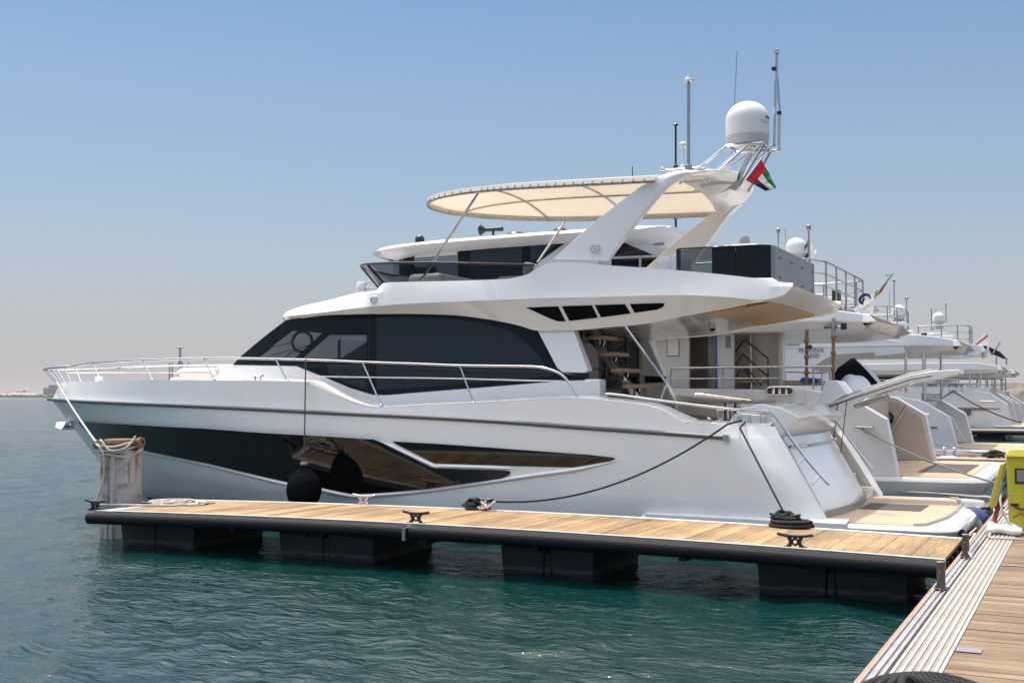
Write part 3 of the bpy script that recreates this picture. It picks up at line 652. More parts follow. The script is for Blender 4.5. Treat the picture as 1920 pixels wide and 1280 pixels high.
# hull glazing (traced outlines laid on the hull)
low_px = [(146, 790.5), (236, 795), (392, 803), (500, 811), (620, 817.5), (706, 823), (716, 827), (811, 876), (820, 877.5), (950, 881.5), (959, 884.5), (955, 890), (942, 896), (800, 916), (700, 924.5), (657, 925), (597, 913), (542, 904), (392, 868), (271, 843.5), (180, 822), (160, 805)]
up_px = [(738, 827), (830, 832), (960, 841.5), (1100, 851.5), (1150, 857), (1155, 860), (1144, 864), (1075, 876), (980, 873.5), (815, 868.5), (806, 864), (741, 830)]
for poly in (low_px, up_px):
    q = pxpoly(poly, hull_yf)
    # one fair surface through the glass: a low-order fit of the hull side, so that mirrored things stay straight
    fitm = lambda x, z: np.stack([np.ones_like(x), x, x * x, x ** 3, z, z * x], -1)
    vs, fs = patch(q, hull_yf, 0, .16); ax_, az_ = np.array([v[0] for v in vs]), np.array([v[2] for v in vs]); co = np.linalg.lstsq(fitm(ax_, az_), np.array([v[1] for v in vs]), rcond=None)[0]; fy_ = fitm(ax_, az_) @ co - .09 * (az_ - az_.mean()) * np.clip((ax_ + 14.5) / 3, 0, 1)
    dd = float(max(0, (fy_ - np.array([v[1] for v in vs])).max())) + .006; print('fit', dd)
    vs = [(v[0], float(f_) - dd, v[2]) for v, f_ in zip(vs, fy_)]
    m = MB(); m.add(vs, fs); m.add(mirror(vs, YC), fs); split_pair(m.build('hull_window', 'hull_glass', B1, smooth=80), YC)
# bevelled lip under the glass
def lip(pts, r, name):
    q = [hit(a, b, hull_yf) for a, b in pts]; q = smoothline(q, 5); q = [Vector((p.x, hull_yf(p.x, p.z), p.z)) for p in q]
    rr_ = [r * min(1, .15 + 8 * min(k, len(q) - 1 - k) / len(q)) for k in range(len(q))]; m = MB(); m.tube(q, rr_, 10); m.tube([Vector((p.x, 2 * YC - p.y, p.z)) for p in q], rr_, 10); split_pair(m.build(name, 'gelcoat', B1, smooth=60), YC)
lip([(200, 829), (271, 846.5), (392, 871.5), (542, 908), (597, 917), (657, 929), (700, 928), (800, 919.5), (942, 899.5), (1000, 891), (1085, 879), (1162, 862)], .032, 'window_lip')
lip([(712, 826.5), (760, 849), (813, 873), (826, 873.6), (900, 875.5), (962, 878.5)], .03, 'window_bar')
# decks
zdeck = pchip([(-19.7, 2.55), (-15, 2.56), (-12.6, 2.5), (-11.8, 2.3), (-10.9, 1.92), (-9, 1.9), (-5.6, 1.95)])
m = MB(); rr = []
for i in range(80):
    x = -19.68 + 13.7 * i / 79; b = max(.02, b_she(x) - .06); z = zdeck(x)
    rr.append([(x, YC - b, z), (x, YC - b * .5, z + .03), (x, YC, z + .04), (x, YC + b * .5, z + .03), (x, YC + b, z)])
m.grid(rr); m.build('foredeck', 'gelcoat', B1)
m = MB(); m.box((-6.4, YC - 2.42, 1.22), (-2.75, YC + 2.42, 1.3)); m.build('cockpit_sole', 'teak_deck', B1)
# covering boards on top of the bulwarks, cambered inwards
m = MB()
for sg in (1, -1):
    rr = []
    for i in range(110):
        x = -13.2 + 10.3 * i / 109; b = b_she(x) - .015; z = z_she(x); w = .42 * min(1, (x + 13.25) / 1.2) * min(1, (-2.75 - x) / .6 + .35)
        yo = max(hull_y(x, z, b), .1); rr.append([(x, YC - sg * yo, z + .004), (x, YC - sg * (yo - w * .5), z + .035), (x, YC - sg * (yo - w), z + .045), (x, YC - sg * (yo - w), z - .3)])
    m.grid(rr)
split_pair(m.build('covering_board', 'gelcoat', B1, smooth=50), YC)
# swim platform
PZ = .55
def rrect(x0, x1, y0, y1, r, z, k=6):
    out = []
    for cx, cy, a0 in ((x1 - r, y0 + r, -90), (x1 - r, y1 - r, 0)):
        for j in range(k + 1):
            a = R(a0 + 90 * j / k); out.append((cx + r * math.cos(a), cy + r * math.sin(a), z))
    return [(x0, y0, z)] + out + [(x0, y1, z)]
m = MB(); XP = -.3
lo = rrect(-4.8, XP - .12, YC - 2.52, YC + 2.52, .3, PZ - .3); hi = rrect(-4.8, XP, YC - 2.64, YC + 2.64, .38, PZ - .05); top = rrect(-4.8, XP - .03, YC - 2.6, YC + 2.6, .36, PZ)
n_ = len(lo); m.add(lo + hi + top, [tuple(range(n_ - 1, -1, -1)), tuple(range(2 * n_, 3 * n_))] + [(i + o, (i + 1) % n_ + o, (i + 1) % n_ + o + n_, i + o + n_) for o in (0, n_) for i in range(n_)])
plat = m.build('swim_platform', 'gelcoat', B1, bevel=.012)
q = [(-2.6, YC - 2.38), (-.9, YC - 2.38), (-.78, YC - 2.3), (-.62, YC - 1.2), (-.58, YC), (-.62, YC + 1.2), (-.78, YC + 2.3), (-.9, YC + 2.38), (-2.6, YC + 2.38)]
m = MB(); m.prism([(a, b, PZ + .0005) for a, b in q], (0, 0, .006)); m.build('platform_teak', 'teak_deck', plat, smooth=0)
m = MB(); e2 = [(x + .02, y, PZ + .005) for x, y in q[1:-1]]; m.tube(e2, .035, 8); o_ = m.build('teak_border', 'taupe', plat, smooth=60); 
m = MB(); m.tube([(XP + .03, YC - 2.3, PZ - .07), (XP + .045, YC, PZ - .07), (XP + .03, YC + 2.3, PZ - .07)], .05, 10); m.build('platform_fender', 'steel', plat)
# spray rail running forward from the platform along the quarter
m = MB(); rr = []
for i in range(25):
    x = -4.75 + 3.0 * i / 24; w = .0 + .10 * min(1, i / 8) ** .6; y = YC - 2.62
    rr.append([(x, y + .2, PZ + .06 - .0), (x, y - w, PZ + .02), (x, y - w, PZ - .1), (x, y + .2, PZ - .2)])
m.grid(rr, closed=True); m.add(rr[0], [(0, 1, 2, 3)]); m.build('spray_rail', 'gelcoat', B1)
# transom block, curved in plan, raked
def transom(z, t): # t -1..1 across
    y = YC - .25 + t * 1.75; bow = .14 * (1 - t * t)
    return y, bow
m = MB(); rr = []
for zz, xb in ((PZ, -2.2), (.75, -2.24), (1.0, -2.38), (1.4, -2.60), (1.7, -2.76), (1.74, -2.78)):
    rr.append([(xb + transom(zz, -1 + 2 * j / 16)[1], transom(zz, -1 + 2 * j / 16)[0], zz) for j in range(17)])
m.grid(rr); back = [(-3.5, r[1], r[2]) for r in rr[-1]]; m.grid([rr[-1], back])
for s in (0, 16): m.add([r[s] for r in rr] + [(-3.5, rr[0][s][1], 1.74), (-3.5, rr[0][s][1], PZ)], [tuple(range(len(rr) + 2))])
tr = m.build('transom', 'gelcoat', B1, smooth=40)
m = MB(); m.tube([(p[0] + .02, p[1], 1.6) for p in [( -2.70 + transom(0, -1 + 2 * j / 16)[1], transom(0, -1 + 2 * j / 16)[0]) for j in range(17)]], .022, 8); m.build('transom_rail', 'steel', tr)
m = MB(); m.grid([[(-2.17 + transom(0, -1 + 2 * j / 16)[1] * 1.03, transom(0, -1 + 2 * j / 16)[0], z) for j in range(17)] for z in (PZ + .008, .67)]); m.build('transom_kick', 'taupe', tr)
# overhanging lip of the aft seat (dome-like top with sharp aft beak)
m = MB(); rr = []
for k in range(7):
    prof = [(-3.6, 1.95), (-3.42, 2.17), (-3.1, 2.25), (-2.8, 2.2), (-2.5, 2.05), (-2.72, 1.84), (-2.85, 1.72)]
    x0_, z0_ = prof[k]
    rr.append([(x0_ + .04 * (1 - (2 * j / 16 - 1) ** 2), YC - .25 + (2 * j / 16 - 1) * (1.85 if k < 5 else 1.8), z0_ - .02 * abs(2 * j / 16 - 1) ** 3) for j in range(17)])
m.grid(rr)
for s in (0, 16): m.add([r[s] for r in rr], [tuple(range(7))])
m.build('aft_seat_back', 'gelcoat', B1, smooth=28, bevel=.01)
m = MB(); m.box((-4.4, YC - 1.6, 1.3), (-3.62, YC + 1.2, 1.72)); m.build('aft_seat', 'cushion', B1, bevel=.05)
# starboard boarding stairs
m = MB()
for k in range(4): m.box((-3.3 + .28 * k - .05, YC + 1.58, PZ), (-3.3 + .28 * (k + 1), YC + 2.25, 1.45 - .24 * k))
st = m.build('boarding_steps', 'gelcoat_cream', B1, bevel=.01)
m = MB()
for k in range(4): m.box((-3.27 + .28 * k, YC + 1.62, 1.45 - .24 * k + .002), (-3.34 + .28 * (k + 1), YC + 2.2, 1.455 - .24 * k)); 
m.build('step_teak', 'teak_deck', st)
m = MB(); m.prism([(-3.15, YC + 1.5, PZ), (-2.3, YC + 1.5, PZ), (-2.36, YC + 1.5, .8), (-2.82, YC + 1.5, 1.7), (-3.15, YC + 1.5, 1.72)], (0, .06, 0)); m.build('gate_post', 'gelcoat', B1, bevel=.015)
# cabin side: tumblehome wall, front rakes back
c_x = pchip([(-15.2, .7), (-14.4, 1.25), (-13.6, 1.62), (-12.5, 1.85), (-11, 1.96), (-8, 2.0), (-4, 2.0)])
cab_y = lambda x, z: YC - c_x(x) + .09 * (z - 2.0)
def cabin_patch(mb, px, mi, off=0., step=.3):
    q = pxpoly(px, cab_y); vs, fs = patch(q, cab_y, off, step); mb.add(vs, fs, mi); mb.add(mirror(vs, YC), fs, mi)
gl_px = [(436, 684), (450, 669), (536, 600), (570, 594), (612, 590.6), (725, 588), (837, 590), (912, 597), (969, 608), (1006, 623), (1026, 655), (1044, 690), (1055, 697), (1104, 699), (1104, 712), (1062, 713), (875, 728), (725, 740), (699, 739.5), (657, 727), (612, 708), (556, 686)]
paneA = [(486, 670.5), (511, 649), (549, 620), (604, 624), (576, 650), (553, 671)]
paneB = [(568, 671.5), (594, 649), (618, 628), (687, 628), (687, 672)]
# the dark glass with the two clearer panes left open for tinted glass
m = MB(); q = pxpoly(gl_px, cab_y); vs, fs = patch(q, cab_y, 0, .09)
A_, B_ = pxpoly(paneA, cab_y), pxpoly(paneB, cab_y)
def inpoly(x, z, poly):
    r = False; n = len(poly)
    for i in range(n):
        (ax, az), (bx, bz) = poly[i], poly[(i + 1) % n]
        if (az > z) != (bz > z) and x < (bx - ax) * (z - az) / (bz - az) + ax: r = not r
    return r
def glass_cut(outer, holes):
    """triangulate the outline with the holes' edges honoured, keep what lies outside the holes"""
    pts = []; edges = []
    for poly in [outer] + holes:
        s = len(pts); dense = []
        for i, a in enumerate(poly):
            a = Vector(a); b = Vector(poly[(i + 1) % len(poly)]); k = max(1, int((b - a).length / .2)); dense += [a + (b - a) * (j / k) for j in range(k)]
        pts += dense; n = len(dense); edges += [(s + i, s + (i + 1) % n) for i in range(n)]
    xs = [p.x for p in pts]; zs = [p.y for p in pts]; x = min(xs) + .1
    base = list(pts)
    while x < max(xs):
        z = min(zs) + .1
        while z < max(zs):
            if inpoly(x, z, outer) and min((Vector((x, z)) - p).length for p in base) > .1: pts.append(Vector((x, z)))
            z += .22
        x += .22
    v, e, f, *_ = delaunay_2d_cdt(pts, edges, [], 0, 1e-5)
    out = []
    for t in f:
        cx = sum(v[i].x for i in t) / 3; cz = sum(v[i].y for i in t) / 3
        if inpoly(cx, cz, outer) and not any(inpoly(cx, cz, h) for h in holes): out.append(tuple(t))
    return [(p.x, p.y) for p in v], out
v2, f2 = glass_cut(q, [A_, B_])
vs = [(x, cab_y(x, z), z) for x, z in v2]; used = sorted({i for t in f2 for i in t}); ix = {a: b for b, a in enumerate(used)}
vs = [vs[i] for i in used]; fs = [tuple(ix[i] for i in t) for t in f2]
m = MB(); m.add(vs, fs); m.add(mirror(vs, YC), fs); sg_ = split_pair(m.build('side_glazing', 'black_glass', B1, smooth=60), YC)
for pn in (paneA, paneB):
    m = MB(); cabin_patch(m, pn, 0, .002, .3); split_pair(m.build('tinted_pane', 'tint', sg_), YC)
m = MB()
for a, b in (((694, 592), (690, 737)),): 
    pa, pb_ = hit(*a, cab_y), hit(*b, cab_y); m.tube([pa + Vector((0, -.004, 0)), pb_ + Vector((0, -.004, 0))], .008, 6)
    m.tube([(p.x, 2 * YC - p.y + .004, p.z) for p in (pa, pb_)], .008, 6)
split_pair(m.build('glazing_seam', 'dark_plastic', sg_), YC)
paneC = [(706, 594), (835, 596), (905, 605), (957, 620), (997, 651), (1027, 690), (1040, 704), (875, 719), (725, 730), (706, 730)]
m = MB(); cabin_patch(m, paneC, 0, .003, .3); split_pair(m.build('saloon_pane', 'pane_dark', sg_, smooth=60), YC)
m = MB(); cabin_patch(m, [(612, 682), (686, 683), (686, 728), (660, 722), (618, 702)], 0, .003, .3); split_pair(m.build('saloon_pane', 'pane_dark', sg_, smooth=60), YC)
# white lower cabin side
low_cab = [(310, 712), (312, 694), (365, 688), (440, 685.3), (556, 687), (612, 709), (657, 728), (699, 740.5), (725, 741), (875, 729), (1062, 714), (1104, 713), (1112, 760), (700, 800), (560, 790), (310, 790)]
q = []
trunk_y = cab_y
m = MB(); cabin_patch(m, [(342, 708), (356, 698), (385, 691), (436, 684.5), (556, 686.5), (612, 708.5), (657, 727.5), (699, 740), (725, 740.5), (875, 728.5), (1062, 713.5), (1104, 712.5), (1112, 770), (900, 778), (700, 800), (560, 760), (430, 730), (342, 722)], 0, -.004)
split_pair(m.build('cabin_side', 'gelcoat', B1, smooth=50), YC)
# white raked pillar behind the side glass, standing proud
pil_px = [(1009, 619), (1077, 618), (1090, 655), (1105, 694), (1100, 699), (1056, 698), (1046, 690), (1028, 655)]
m = MB(); q = pxpoly(pil_px, cab_y); vs, fs = patch(q, cab_y, .05, .3); n_ = len(vs)
pb2 = [(x, cab_y(x, z) + .16, z) for x, _, z in vs]
from collections import Counter
def shell(mb, vs, back, fs):
    n = len(vs); ec = Counter()
    for t in fs:
        for i in range(len(t)): ec[(t[i], t[(i + 1) % len(t)])] += 1
    side = [(a, b, b + n, a + n) for (a, b) in ec if (b, a) not in ec]
    mb.add(list(vs) + list(back), list(fs) + [tuple(i + n for i in t[::-1]) for t in fs] + side)
shell(m, vs, pb2, fs); shell(m, mirror(vs, YC), mirror(pb2, YC), fs); split_pair(m.build('side_pillar', 'gelcoat', B1, smooth=30, bevel=.02), YC)
# windscreen in front and cabin interior
fr = [Vector((*hit(a, b, cab_y),)) for a, b in ((436, 684), (450, 669), (492, 635), (536, 600))]
m = MB(); rr = []
for p in fr:
    hb_ = YC - p.y; rr.append([(p.x - .55 * (1 - t * t), YC - hb_ * t, p.z + .02 * (1 - t * t)) for t in [1 - 2 * j / 14 for j in range(15)]])
m.grid(rr); m.build('windscreen', 'tint', B1, smooth=60)
m = MB(); m.box((-13.2, YC - 1.7, 1.98), (-6.45, YC + 1.7, 2.04)); m.build('saloon_floor', 'interior_mid', B1)
m = MB(); m.box((-13.0, YC - 1.6, 2.04), (-12.0, YC + 1.6, 2.86)); m.box((-12.0, YC - 1.5, 2.04), (-11.6, YC - .5, 2.8)); m.build('helm_console', 'interior', B1, bevel=.04)
m = MB()
for y in (YC - 1.3, YC - .6): m.box((-11.1, y, 2.04), (-10.6, y + .55, 2.7)); m.box((-10.7, y, 2.7), (-10.55, y + .55, 3.3))
m.build('helm_seat', 'interior', B1, bevel=.05)
wp = hit(561, 640, cab_y) + Vector((0, .09, 0)); m = MB(); ax = Vector((.3, -.93, .15)).normalized(); u_ = ax.orthogonal().normalized(); w_ = ax.cross(u_)
m.tube([wp + (u_ * math.cos(a) + w_ * math.sin(a)) * .19 for a in [2 * math.pi * k / 28 for k in range(28)]], .03, 8, closed=True)
m.build('steering_wheel', 'dark_plastic', B1)
m = MB()
for dy in (-1.1, -.3):
    a = Vector((-13.5, YC + dy, 2.98)); m.tube([a, a + Vector((.45, .1, .3))], .012, 6); m.tube([a + Vector((.12, -.25, .2)), a + Vector((.75, .35, .42))], .014, 6)
m.build('wiper', 'dark_plastic', B1)
# aft bulkhead with sliding glass doors
XB = -6.35
m = MB(); m.box((XB - .08, YC - 1.84, 1.3), (XB, YC - 1.7, 3.72)); m.box((XB - .08, YC + 1.62, 1.3), (XB, YC + 1.9, 3.72)); m.box((XB - .08, YC - 1.7, 3.5), (XB, YC + 1.62, 3.72)); m.build('aft_bulkhead', 'taupe', B1)
m = MB(); m.box((XB - .05, YC - 1.7, 1.3), (XB - .03, YC + 1.62, 3.5)); dg = m.build('glass_door', 'black_glass', B1)
m = MB()
for y in (YC - 1.2, YC - .1, YC + .95): m.box((XB - .03, y, 1.3), (XB - .015, y + .05, 3.5))
m.build('door_stile', 'dark_plastic', dg)
m = MB()
for y in (YC - .55, YC - .35): m.tube([(XB, y, 1.95), (XB + .05, y, 1.98), (XB + .05, y, 2.4), (XB, y, 2.43)], .013, 6)
m.build('door_handle', 'dark_plastic', dg)
# starboard wing wall beside the cockpit
wing_y = YC + 2.02
q = [(-6.4, 1.35), (-5.72, 1.35), (-5.78, 2.25), (-5.88, 2.4), (-6.22, 3.25), (-6.22, 3.6), (-6.4, 3.6)]
m = MB(); m.prism([(x, wing_y, z) for x, z in q], (0, .12, 0)); m.build('cockpit_wing', 'gelcoat_cream', B1, bevel=.012)
# ------------------------------------------------------------------ roof and flybridge moulding
hE1 = pchip([(-13.05, .0), (-12.95, .55), (-12.7, 1.1), (-12.3, 1.58), (-11.6, 1.93), (-10.5, 2.15), (-8.5, 2.18), (-5, 2.18), (-3.6, 2.14), (-2.6, 2.02)])
fE1 = lambda x: hE1(x); fE2 = lambda x: max(0, hE1(x) - (.22 if x > -10 else .12) * min(1, (x + 13.05) / 1.2)); k05 = pchip([(-13.05, 0), (-11.6, .15), (-10.5, .17), (-9.9, .045), (-5, .04)]); k0 = pchip([(-13.05, 0), (-11.4, .28), (-10.4, .3), (-9.6, .085), (-5, .075)])
fE05 = lambda x: max(0, hE1(x) - k05(x)); fE0 = lambda x: max(0, hE1(x) - k0(x))
def tr2(pts, hf): return [(p.x, p.z) for p in (hit(a, b, lambda x, z: YC - hf(max(-12.9, x))) for a, b in pts)]
E1 = tr2([(560, 590), (612, 584.5), (661, 578), (740, 571), (826, 566.5), (987, 560), (1100, 557), (1262, 553), (1350, 556), (1435, 562)], fE1)
E2 = tr2([(560, 597), (612, 591), (725, 588.5), (837, 590), (912, 598), (969, 609), (1011, 620), (1077, 619), (1140, 613.5), (1210, 607), (1280, 593), (1349, 581), (1433, 566)], fE2)
E05 = tr2([(600, 572), (640, 562), (700, 550), (760, 544.5), (816, 541), (1000, 539), (1262, 534), (1350, 535), (1446, 537)], fE05)
E0 = tr2([(612, 565), (669, 551.5), (702, 546.5), (721, 530), (780, 528), (837, 527), (900, 525), (946, 523), (984, 516), (1017, 497.5), (1040, 491.5), (1150, 498), (1262, 506), (1350, 514), (1412, 521), (1487, 529)], fE0)
XF = -2.62
tipz = 3.86
zE1 = pchip([(-13.05, tipz)] + [q for q in E1 if q[0] > -12.3] + [(XF, 3.86)])
zE2 = pchip([(-13.05, tipz - .05)] + [q for q in E2 if q[0] > -12.3] + [(XF, 3.8)])
zE05 = pchip([(-13.05, tipz + .03)] + [q for q in E05 if q[0] > -12.2] + [(XF, 3.98)])
zE0 = pchip([(-13.05, tipz + .04)] + [q for q in E0 if q[0] > -12.2] + [(XF, E0[-1][1] - .005)])
FLY = 3.98
xs_ = [-13.05 + .02] + [-13.0 + (10.38) * (i / 110) for i in range(1, 111)]
rows = []
for x in xs_:
    aft = max(0, (x + 3.1) / .48)                          # the last half metre: the aft face slopes under
    e0, e05, e1, e2 = zE0(x), zE05(x), zE1(x), zE2(x)
    e05 = min(e05, e0 - .01); e1 = min(e1, e05 - .015); e2 = min(e2, e1 - .02)
    inner = max(0, fE0(x) - .13)
    fl = e0 + .05 if x < -9.9 else min(e0 - .03, max(FLY, e0 - .45))
    sec = [(0, fl + .02), (inner * .6, fl + .012), (max(0, inner - .03), fl), (inner, e0 - .004 if x > -9.9 else e0 + .004), (fE0(x), e0), (fE05(x), e05), (fE1(x), e1)]
    x2 = x - .42 * min(1, aft)
    low = [(fE2(x), e2), (max(0, fE2(x) - .05), e2 + .015), (fE2(x) * .5, e2 + .03), (0, e2 + .035)]
    if aft > 0: low = [(h, 3.78 + (z - e2) if aft >= 1 else z) for h, z in low]
    half = [(x - (.12 * min(1, aft) if k == 6 else 0), h, z) for k, (h, z) in enumerate(sec)] + [(x2, h, z) for h, z in low]
    full = [(a, YC - h, z) for a, h, z in half] + [(a, YC + h, z) for a, h, z in half[-2:0:-1]]
    rows.append(full)
m = MB(); m.grid(rows, closed=True)
m.add(rows[-1], [tuple(range(len(rows[-1])))]); m.add(rows[0], [tuple(range(len(rows[0])))])
roof = m.build('flybridge_moulding', 'gelcoat', B1, smooth=8)
# gill windows in the moulding
def roof_y(x, z):
    a, b = zE2(x), zE1(x); t = min(1.2, max(-.2, (z - a) / max(.05, b - a))); return YC - (fE2(x) + (fE1(x) - fE2(x)) * t)
gills = [[(986, 576.5), (1000, 576), (1047, 574.2), (1061, 602.5), (1047, 602.5), (1036, 599)], [(1053.5, 574), (1110, 572.3), (1121.5, 595.5), (1068, 601.8)], [(1115.5, 572), (1172, 570.3), (1183, 587.6), (1127, 595)], [(1181, 570), (1240, 568.3), (1247, 569.2), (1244, 575), (1233, 580.5), (1190, 586.6)]]
for g in gills:
    q = pxpoly(g, roof_y); vs, fs = patch(q, roof_y, .008, .2); m = MB(); m.add(vs, fs); m.add(mirror(vs, YC), fs); split_pair(m.build('gill_window', 'gill_glass', roof), YC)
# teak ceiling panel, camera dome, downlights
tp = [P(a, b, z=3.765) for a, b in ((1349, 580), (1440, 569), (1527, 592), (1455, 602))]
x0_ = min(p.x for p in tp); 
m = MB(); m.hexa([(-4.1, YC - 1.75, zE2(-4.1) + .0), (-3.06, YC - 1.72, 3.765), (-3.06, YC + 1.72, 3.765), (-4.1, YC + 1.75, zE2(-4.1) + .0)], [(-4.1, YC - 1.75, zE2(-4.1) + .06), (-3.06, YC - 1.72, 3.82), (-3.06, YC + 1.72, 3.82), (-4.1, YC + 1.75, zE2(-4.1) + .06)])
m.build('teak_ceiling', 'teak_ceiling', roof, smooth=0)
m = MB(); c_ = Vector((-4.35, YC - .3, zE2(-4.35))); m.lathe([(.07, 0), (.07, -.08), (.065, -.1)], c_, 16); m.build('camera_housing', 'dome_white', roof)
m = MB(); m.lathe([(.05, -.1), (.05, -.12), (.03, -.155), (.0, -.16)], c_, 16); m.build('camera_dome', 'dark_plastic', roof)
# red side light
p = hit(704, 562, lambda x, z: YC - fE05(x)); m = MB(); m.box((p.x - .06, p.y - .05, p.z - .07), (p.x + .06, p.y + .08, p.z + .07)); sl = m.build('side_light', 'dome_white', roof, bevel=.02)
m = MB(); m.box((p.x - .075, p.y - .045, p.z - .04), (p.x - .055, p.y + .02, p.z + .045)); m.build('lamp_lens', 'red_lens', sl, bevel=.005)
# ------------------------------------------------------------------ flybridge windscreen
bt = [(-6.95, 1.93), (-7.6, 1.93), (-8.6, 1.93), (-9.5, 1.86), (-10.0, 1.62), (-10.3, 1.1), (-10.42, .5), (-10.45, 0)]
tpz = [(-6.9, 1.96), (-7.6, 1.98), (-8.6, 2.0), (-9.75, 1.96), (-10.42, 1.74), (-10.78, 1.2), (-10.92, .55), (-10.96, 0)]
sm = lambda L: [(p.x, p.y) for p in smoothline([Vector((a, b, 0)) for a, b in L], 4)]
bt, tpz = sm(bt), sm(tpz)
zt = pchip([(-11, 4.73), (-10.4, 4.72), (-9.0, 4.66), (-7.6, 4.57), (-6.9, 4.52)]); 
lowr = [(x, YC - h, zE0(x) - .02) for x, h in bt]; hir = [(x, YC - h, zt(x)) for x, h in tpz]
full_l = lowr + [(x, 2 * YC - y, z) for x, y, z in lowr[-2::-1]]; full_h = hir + [(x, 2 * YC - y, z) for x, y, z in hir[-2::-1]]
m = MB(); m.grid([full_l, full_h]); fw = m.build('fly_windscreen', 'smoke', B1, smooth=60)
m = MB(); m.tube(full_h, .022, 8)
for i in (15, 18, 23, 33, 38, 41): m.tube([full_l[i], full_h[i]], .022, 6)
m.build('screen_frame', 'dark_plastic', fw, smooth=60)
m = MB()
for y in (YC - 1.2, YC - .3): m.box((-8.0, y, FLY), (-7.4, y + .7, 4.45)); m.box((-7.5, y, 4.4), (-7.35, y + .5, 4.68))
m.box((-6.9, YC - 1.7, FLY), (-6.4, YC + 1.7, 4.38)); m.build('fly_seat', 'cushion', B1, bevel=.06)
m = MB(); m.box((-9.7, YC - 1.4, FLY), (-9.0, YC + .4, 4.55)); m.build('fly_helm', 'gelcoat_cream', B1, bevel=.08)
# ------------------------------------------------------------------ arch
HA = 1.98
arch_out = [(1035, 487), (1067, 455), (1111, 417), (1155, 382), (1199, 349), (1228, 333), (1242, 327), (1256, 322.5), (1272, 320.5), (1288, 321)]
arch_in = [(1138, 489), (1149, 474), (1170, 445), (1192, 417), (1217, 385), (1242, 355), (1254, 343.5), (1264, 338), (1277, 331), (1289, 325)]
LEAN = lambda t: .27 * t ** 1.5
def arch_pts(L): return [P(a, b, y=YC - HA + LEAN(k / (len(L) - 1))) for k, (a, b) in enumerate(L)]
ao, ai = arch_pts(arch_out), arch_pts(arch_in)
def arch_leg(mb, sg):
    o = []; K = len(ao)
    for k in range(K):
        t = k / (K - 1); wy = .12 + .1 * t
        a, b = ao[k], ai[k]; yo = HA - LEAN(t)
        y1, y2 = YC + sg * (yo + .0), YC + sg * (yo - wy)
        mid = a.lerp(b, .5)
        o.append([(a.x, y1 - sg * .03, a.z), (mid.x, y1, mid.z), (b.x, y1 - sg * .03, b.z), (b.x, y2, b.z), (a.x, y2, a.z)])
    mb.grid(o, closed=True); mb.add(o[0], [(0, 1, 2, 3, 4)]); mb.add(o[-1], [(0, 1, 2, 3, 4)])
m = MB(); arch_leg(m, -1); arch_leg(m, 1)
# cross beam: the top of the leg profile carried across, crowned in the middle and drawn out aft
xt = ao[-1].x; zt_ = ao[-1].z; zb_ = zt_ - .2
yl_ = YC - HA + .27
prof = [P(a, b, y=yl_) for a, b in ((1226, 336), (1240, 329), (1254, 324), (1271, 321.5), (1289, 323), (1276, 330.5), (1263, 337.5), (1254, 343), (1243, 353))]
rr = []
for j in range(33):
    t = -1 + 2 * j / 32; w = (1 - abs(t) ** 2.6); y = YC + t * (HA - .3); sec = []
    for k, p in enumerate(prof):
        x, z = p.x, p.z
        if k <= 3: z += .22 * w; x += (.0, .02, .1, .25)[k] * w
        elif k == 4: x += .5 * w; z += .16 * w
        else: x += (.42, .22, .0, -.06)[k - 5] * w; z += (.14, .2, .24, .3)[k - 5] * w
        sec.append((x, y, z))
    rr.append(sec)
m.grid(rr, closed=True); m.add(rr[0], [tuple(range(9))]); m.add(rr[-1], [tuple(range(9))])
arch = m.build('radar_arch', 'gelcoat', B1, smooth=28, bevel=.02)
# small emblem on the near leg
c_ = P(1117, 467, y=YC - HA); m = MB(); y = c_.y - .018
for s in (-1, 1):
    m.tube([(c_.x + s * .012, y, c_.z + .05), (c_.x + s * .075, y, c_.z + .05), (c_.x + s * .085, y, c_.z + .01), (c_.x + s * .045, y, c_.z - .06), (c_.x + s * .012, y, c_.z - .06)], .007, 6)
    m.tube([(c_.x + s * .012, y, c_.z - .05), (c_.x + s * .02, y, c_.z + .01), (c_.x + s * .045, y, c_.z + .03)], .006, 6)
m.build('emblem', 'lettering', arch)
m = MB(); m.lathe([(.1, 0), (.1, .01), (.02, .012)], (xt + .02, YC + HA - .3, 5.2), 16, axis=(.5, -.7, -.4)); m.build('arch_speaker', 'dome_grey', arch)
# ------------------------------------------------------------------ bimini
xa = xt - .45; ZB = 5.83
def bim(s, t):
    """s 0 (tip) .. 1 (arch), t -1..1"""
    L = 5.08; x = xa - L + L * s
    w = HA * (1 - (1 - min(1, s / .62)) ** 2.4) ** .5 if s < .62 else HA
    return x, w
def bz(x, t, w): 
    s = (x - (xa - 5.08)) / 5.08
    return ZB + .16 * (1 - s) + .24 * (1 - t * t) * (w / HA)
rows = []
NSB = 46
for i in range(NSB + 1):
    s = (i / NSB) ** 1.7; x, w = bim(max(s, .0004), 0); rows.append([(x, YC + t * w, bz(x, t, w)) for t in [-1 + 2 * j / 24 for j in range(25)]])
m = MB(); m.grid(rows); bi = m.build('bimini', 'bimini_cloth', B1, smooth=60)
edge = [Vector(r[0]) for r in rows[::-1]] + [Vector(r[-1]) for r in rows[1:]]
m = MB(); m.grid([[(p.x, p.y, p.z + .004) for p in edge], [(p.x - (0 if 0 < i < len(edge) - 1 else 0), YC + (p.y - YC) * 1.012, p.z - .07) for i, p in enumerate(edge)]])
m.build('bimini_valance', 'bimini_rim', bi, smooth=70)
m = MB(); fr_ = [Vector((p.x, YC + (p.y - YC) * .985, p.z - .085)) for p in edge]; m.tube(fr_, .02, 8)
for s in (.3, .62): 
    x, w = bim(s, 0); m.tube([(x, YC + t * w * .985, bz(x, t, w) - .035) for t in [-1 + 2 * j / 14 for j in range(15)]], .018, 8)
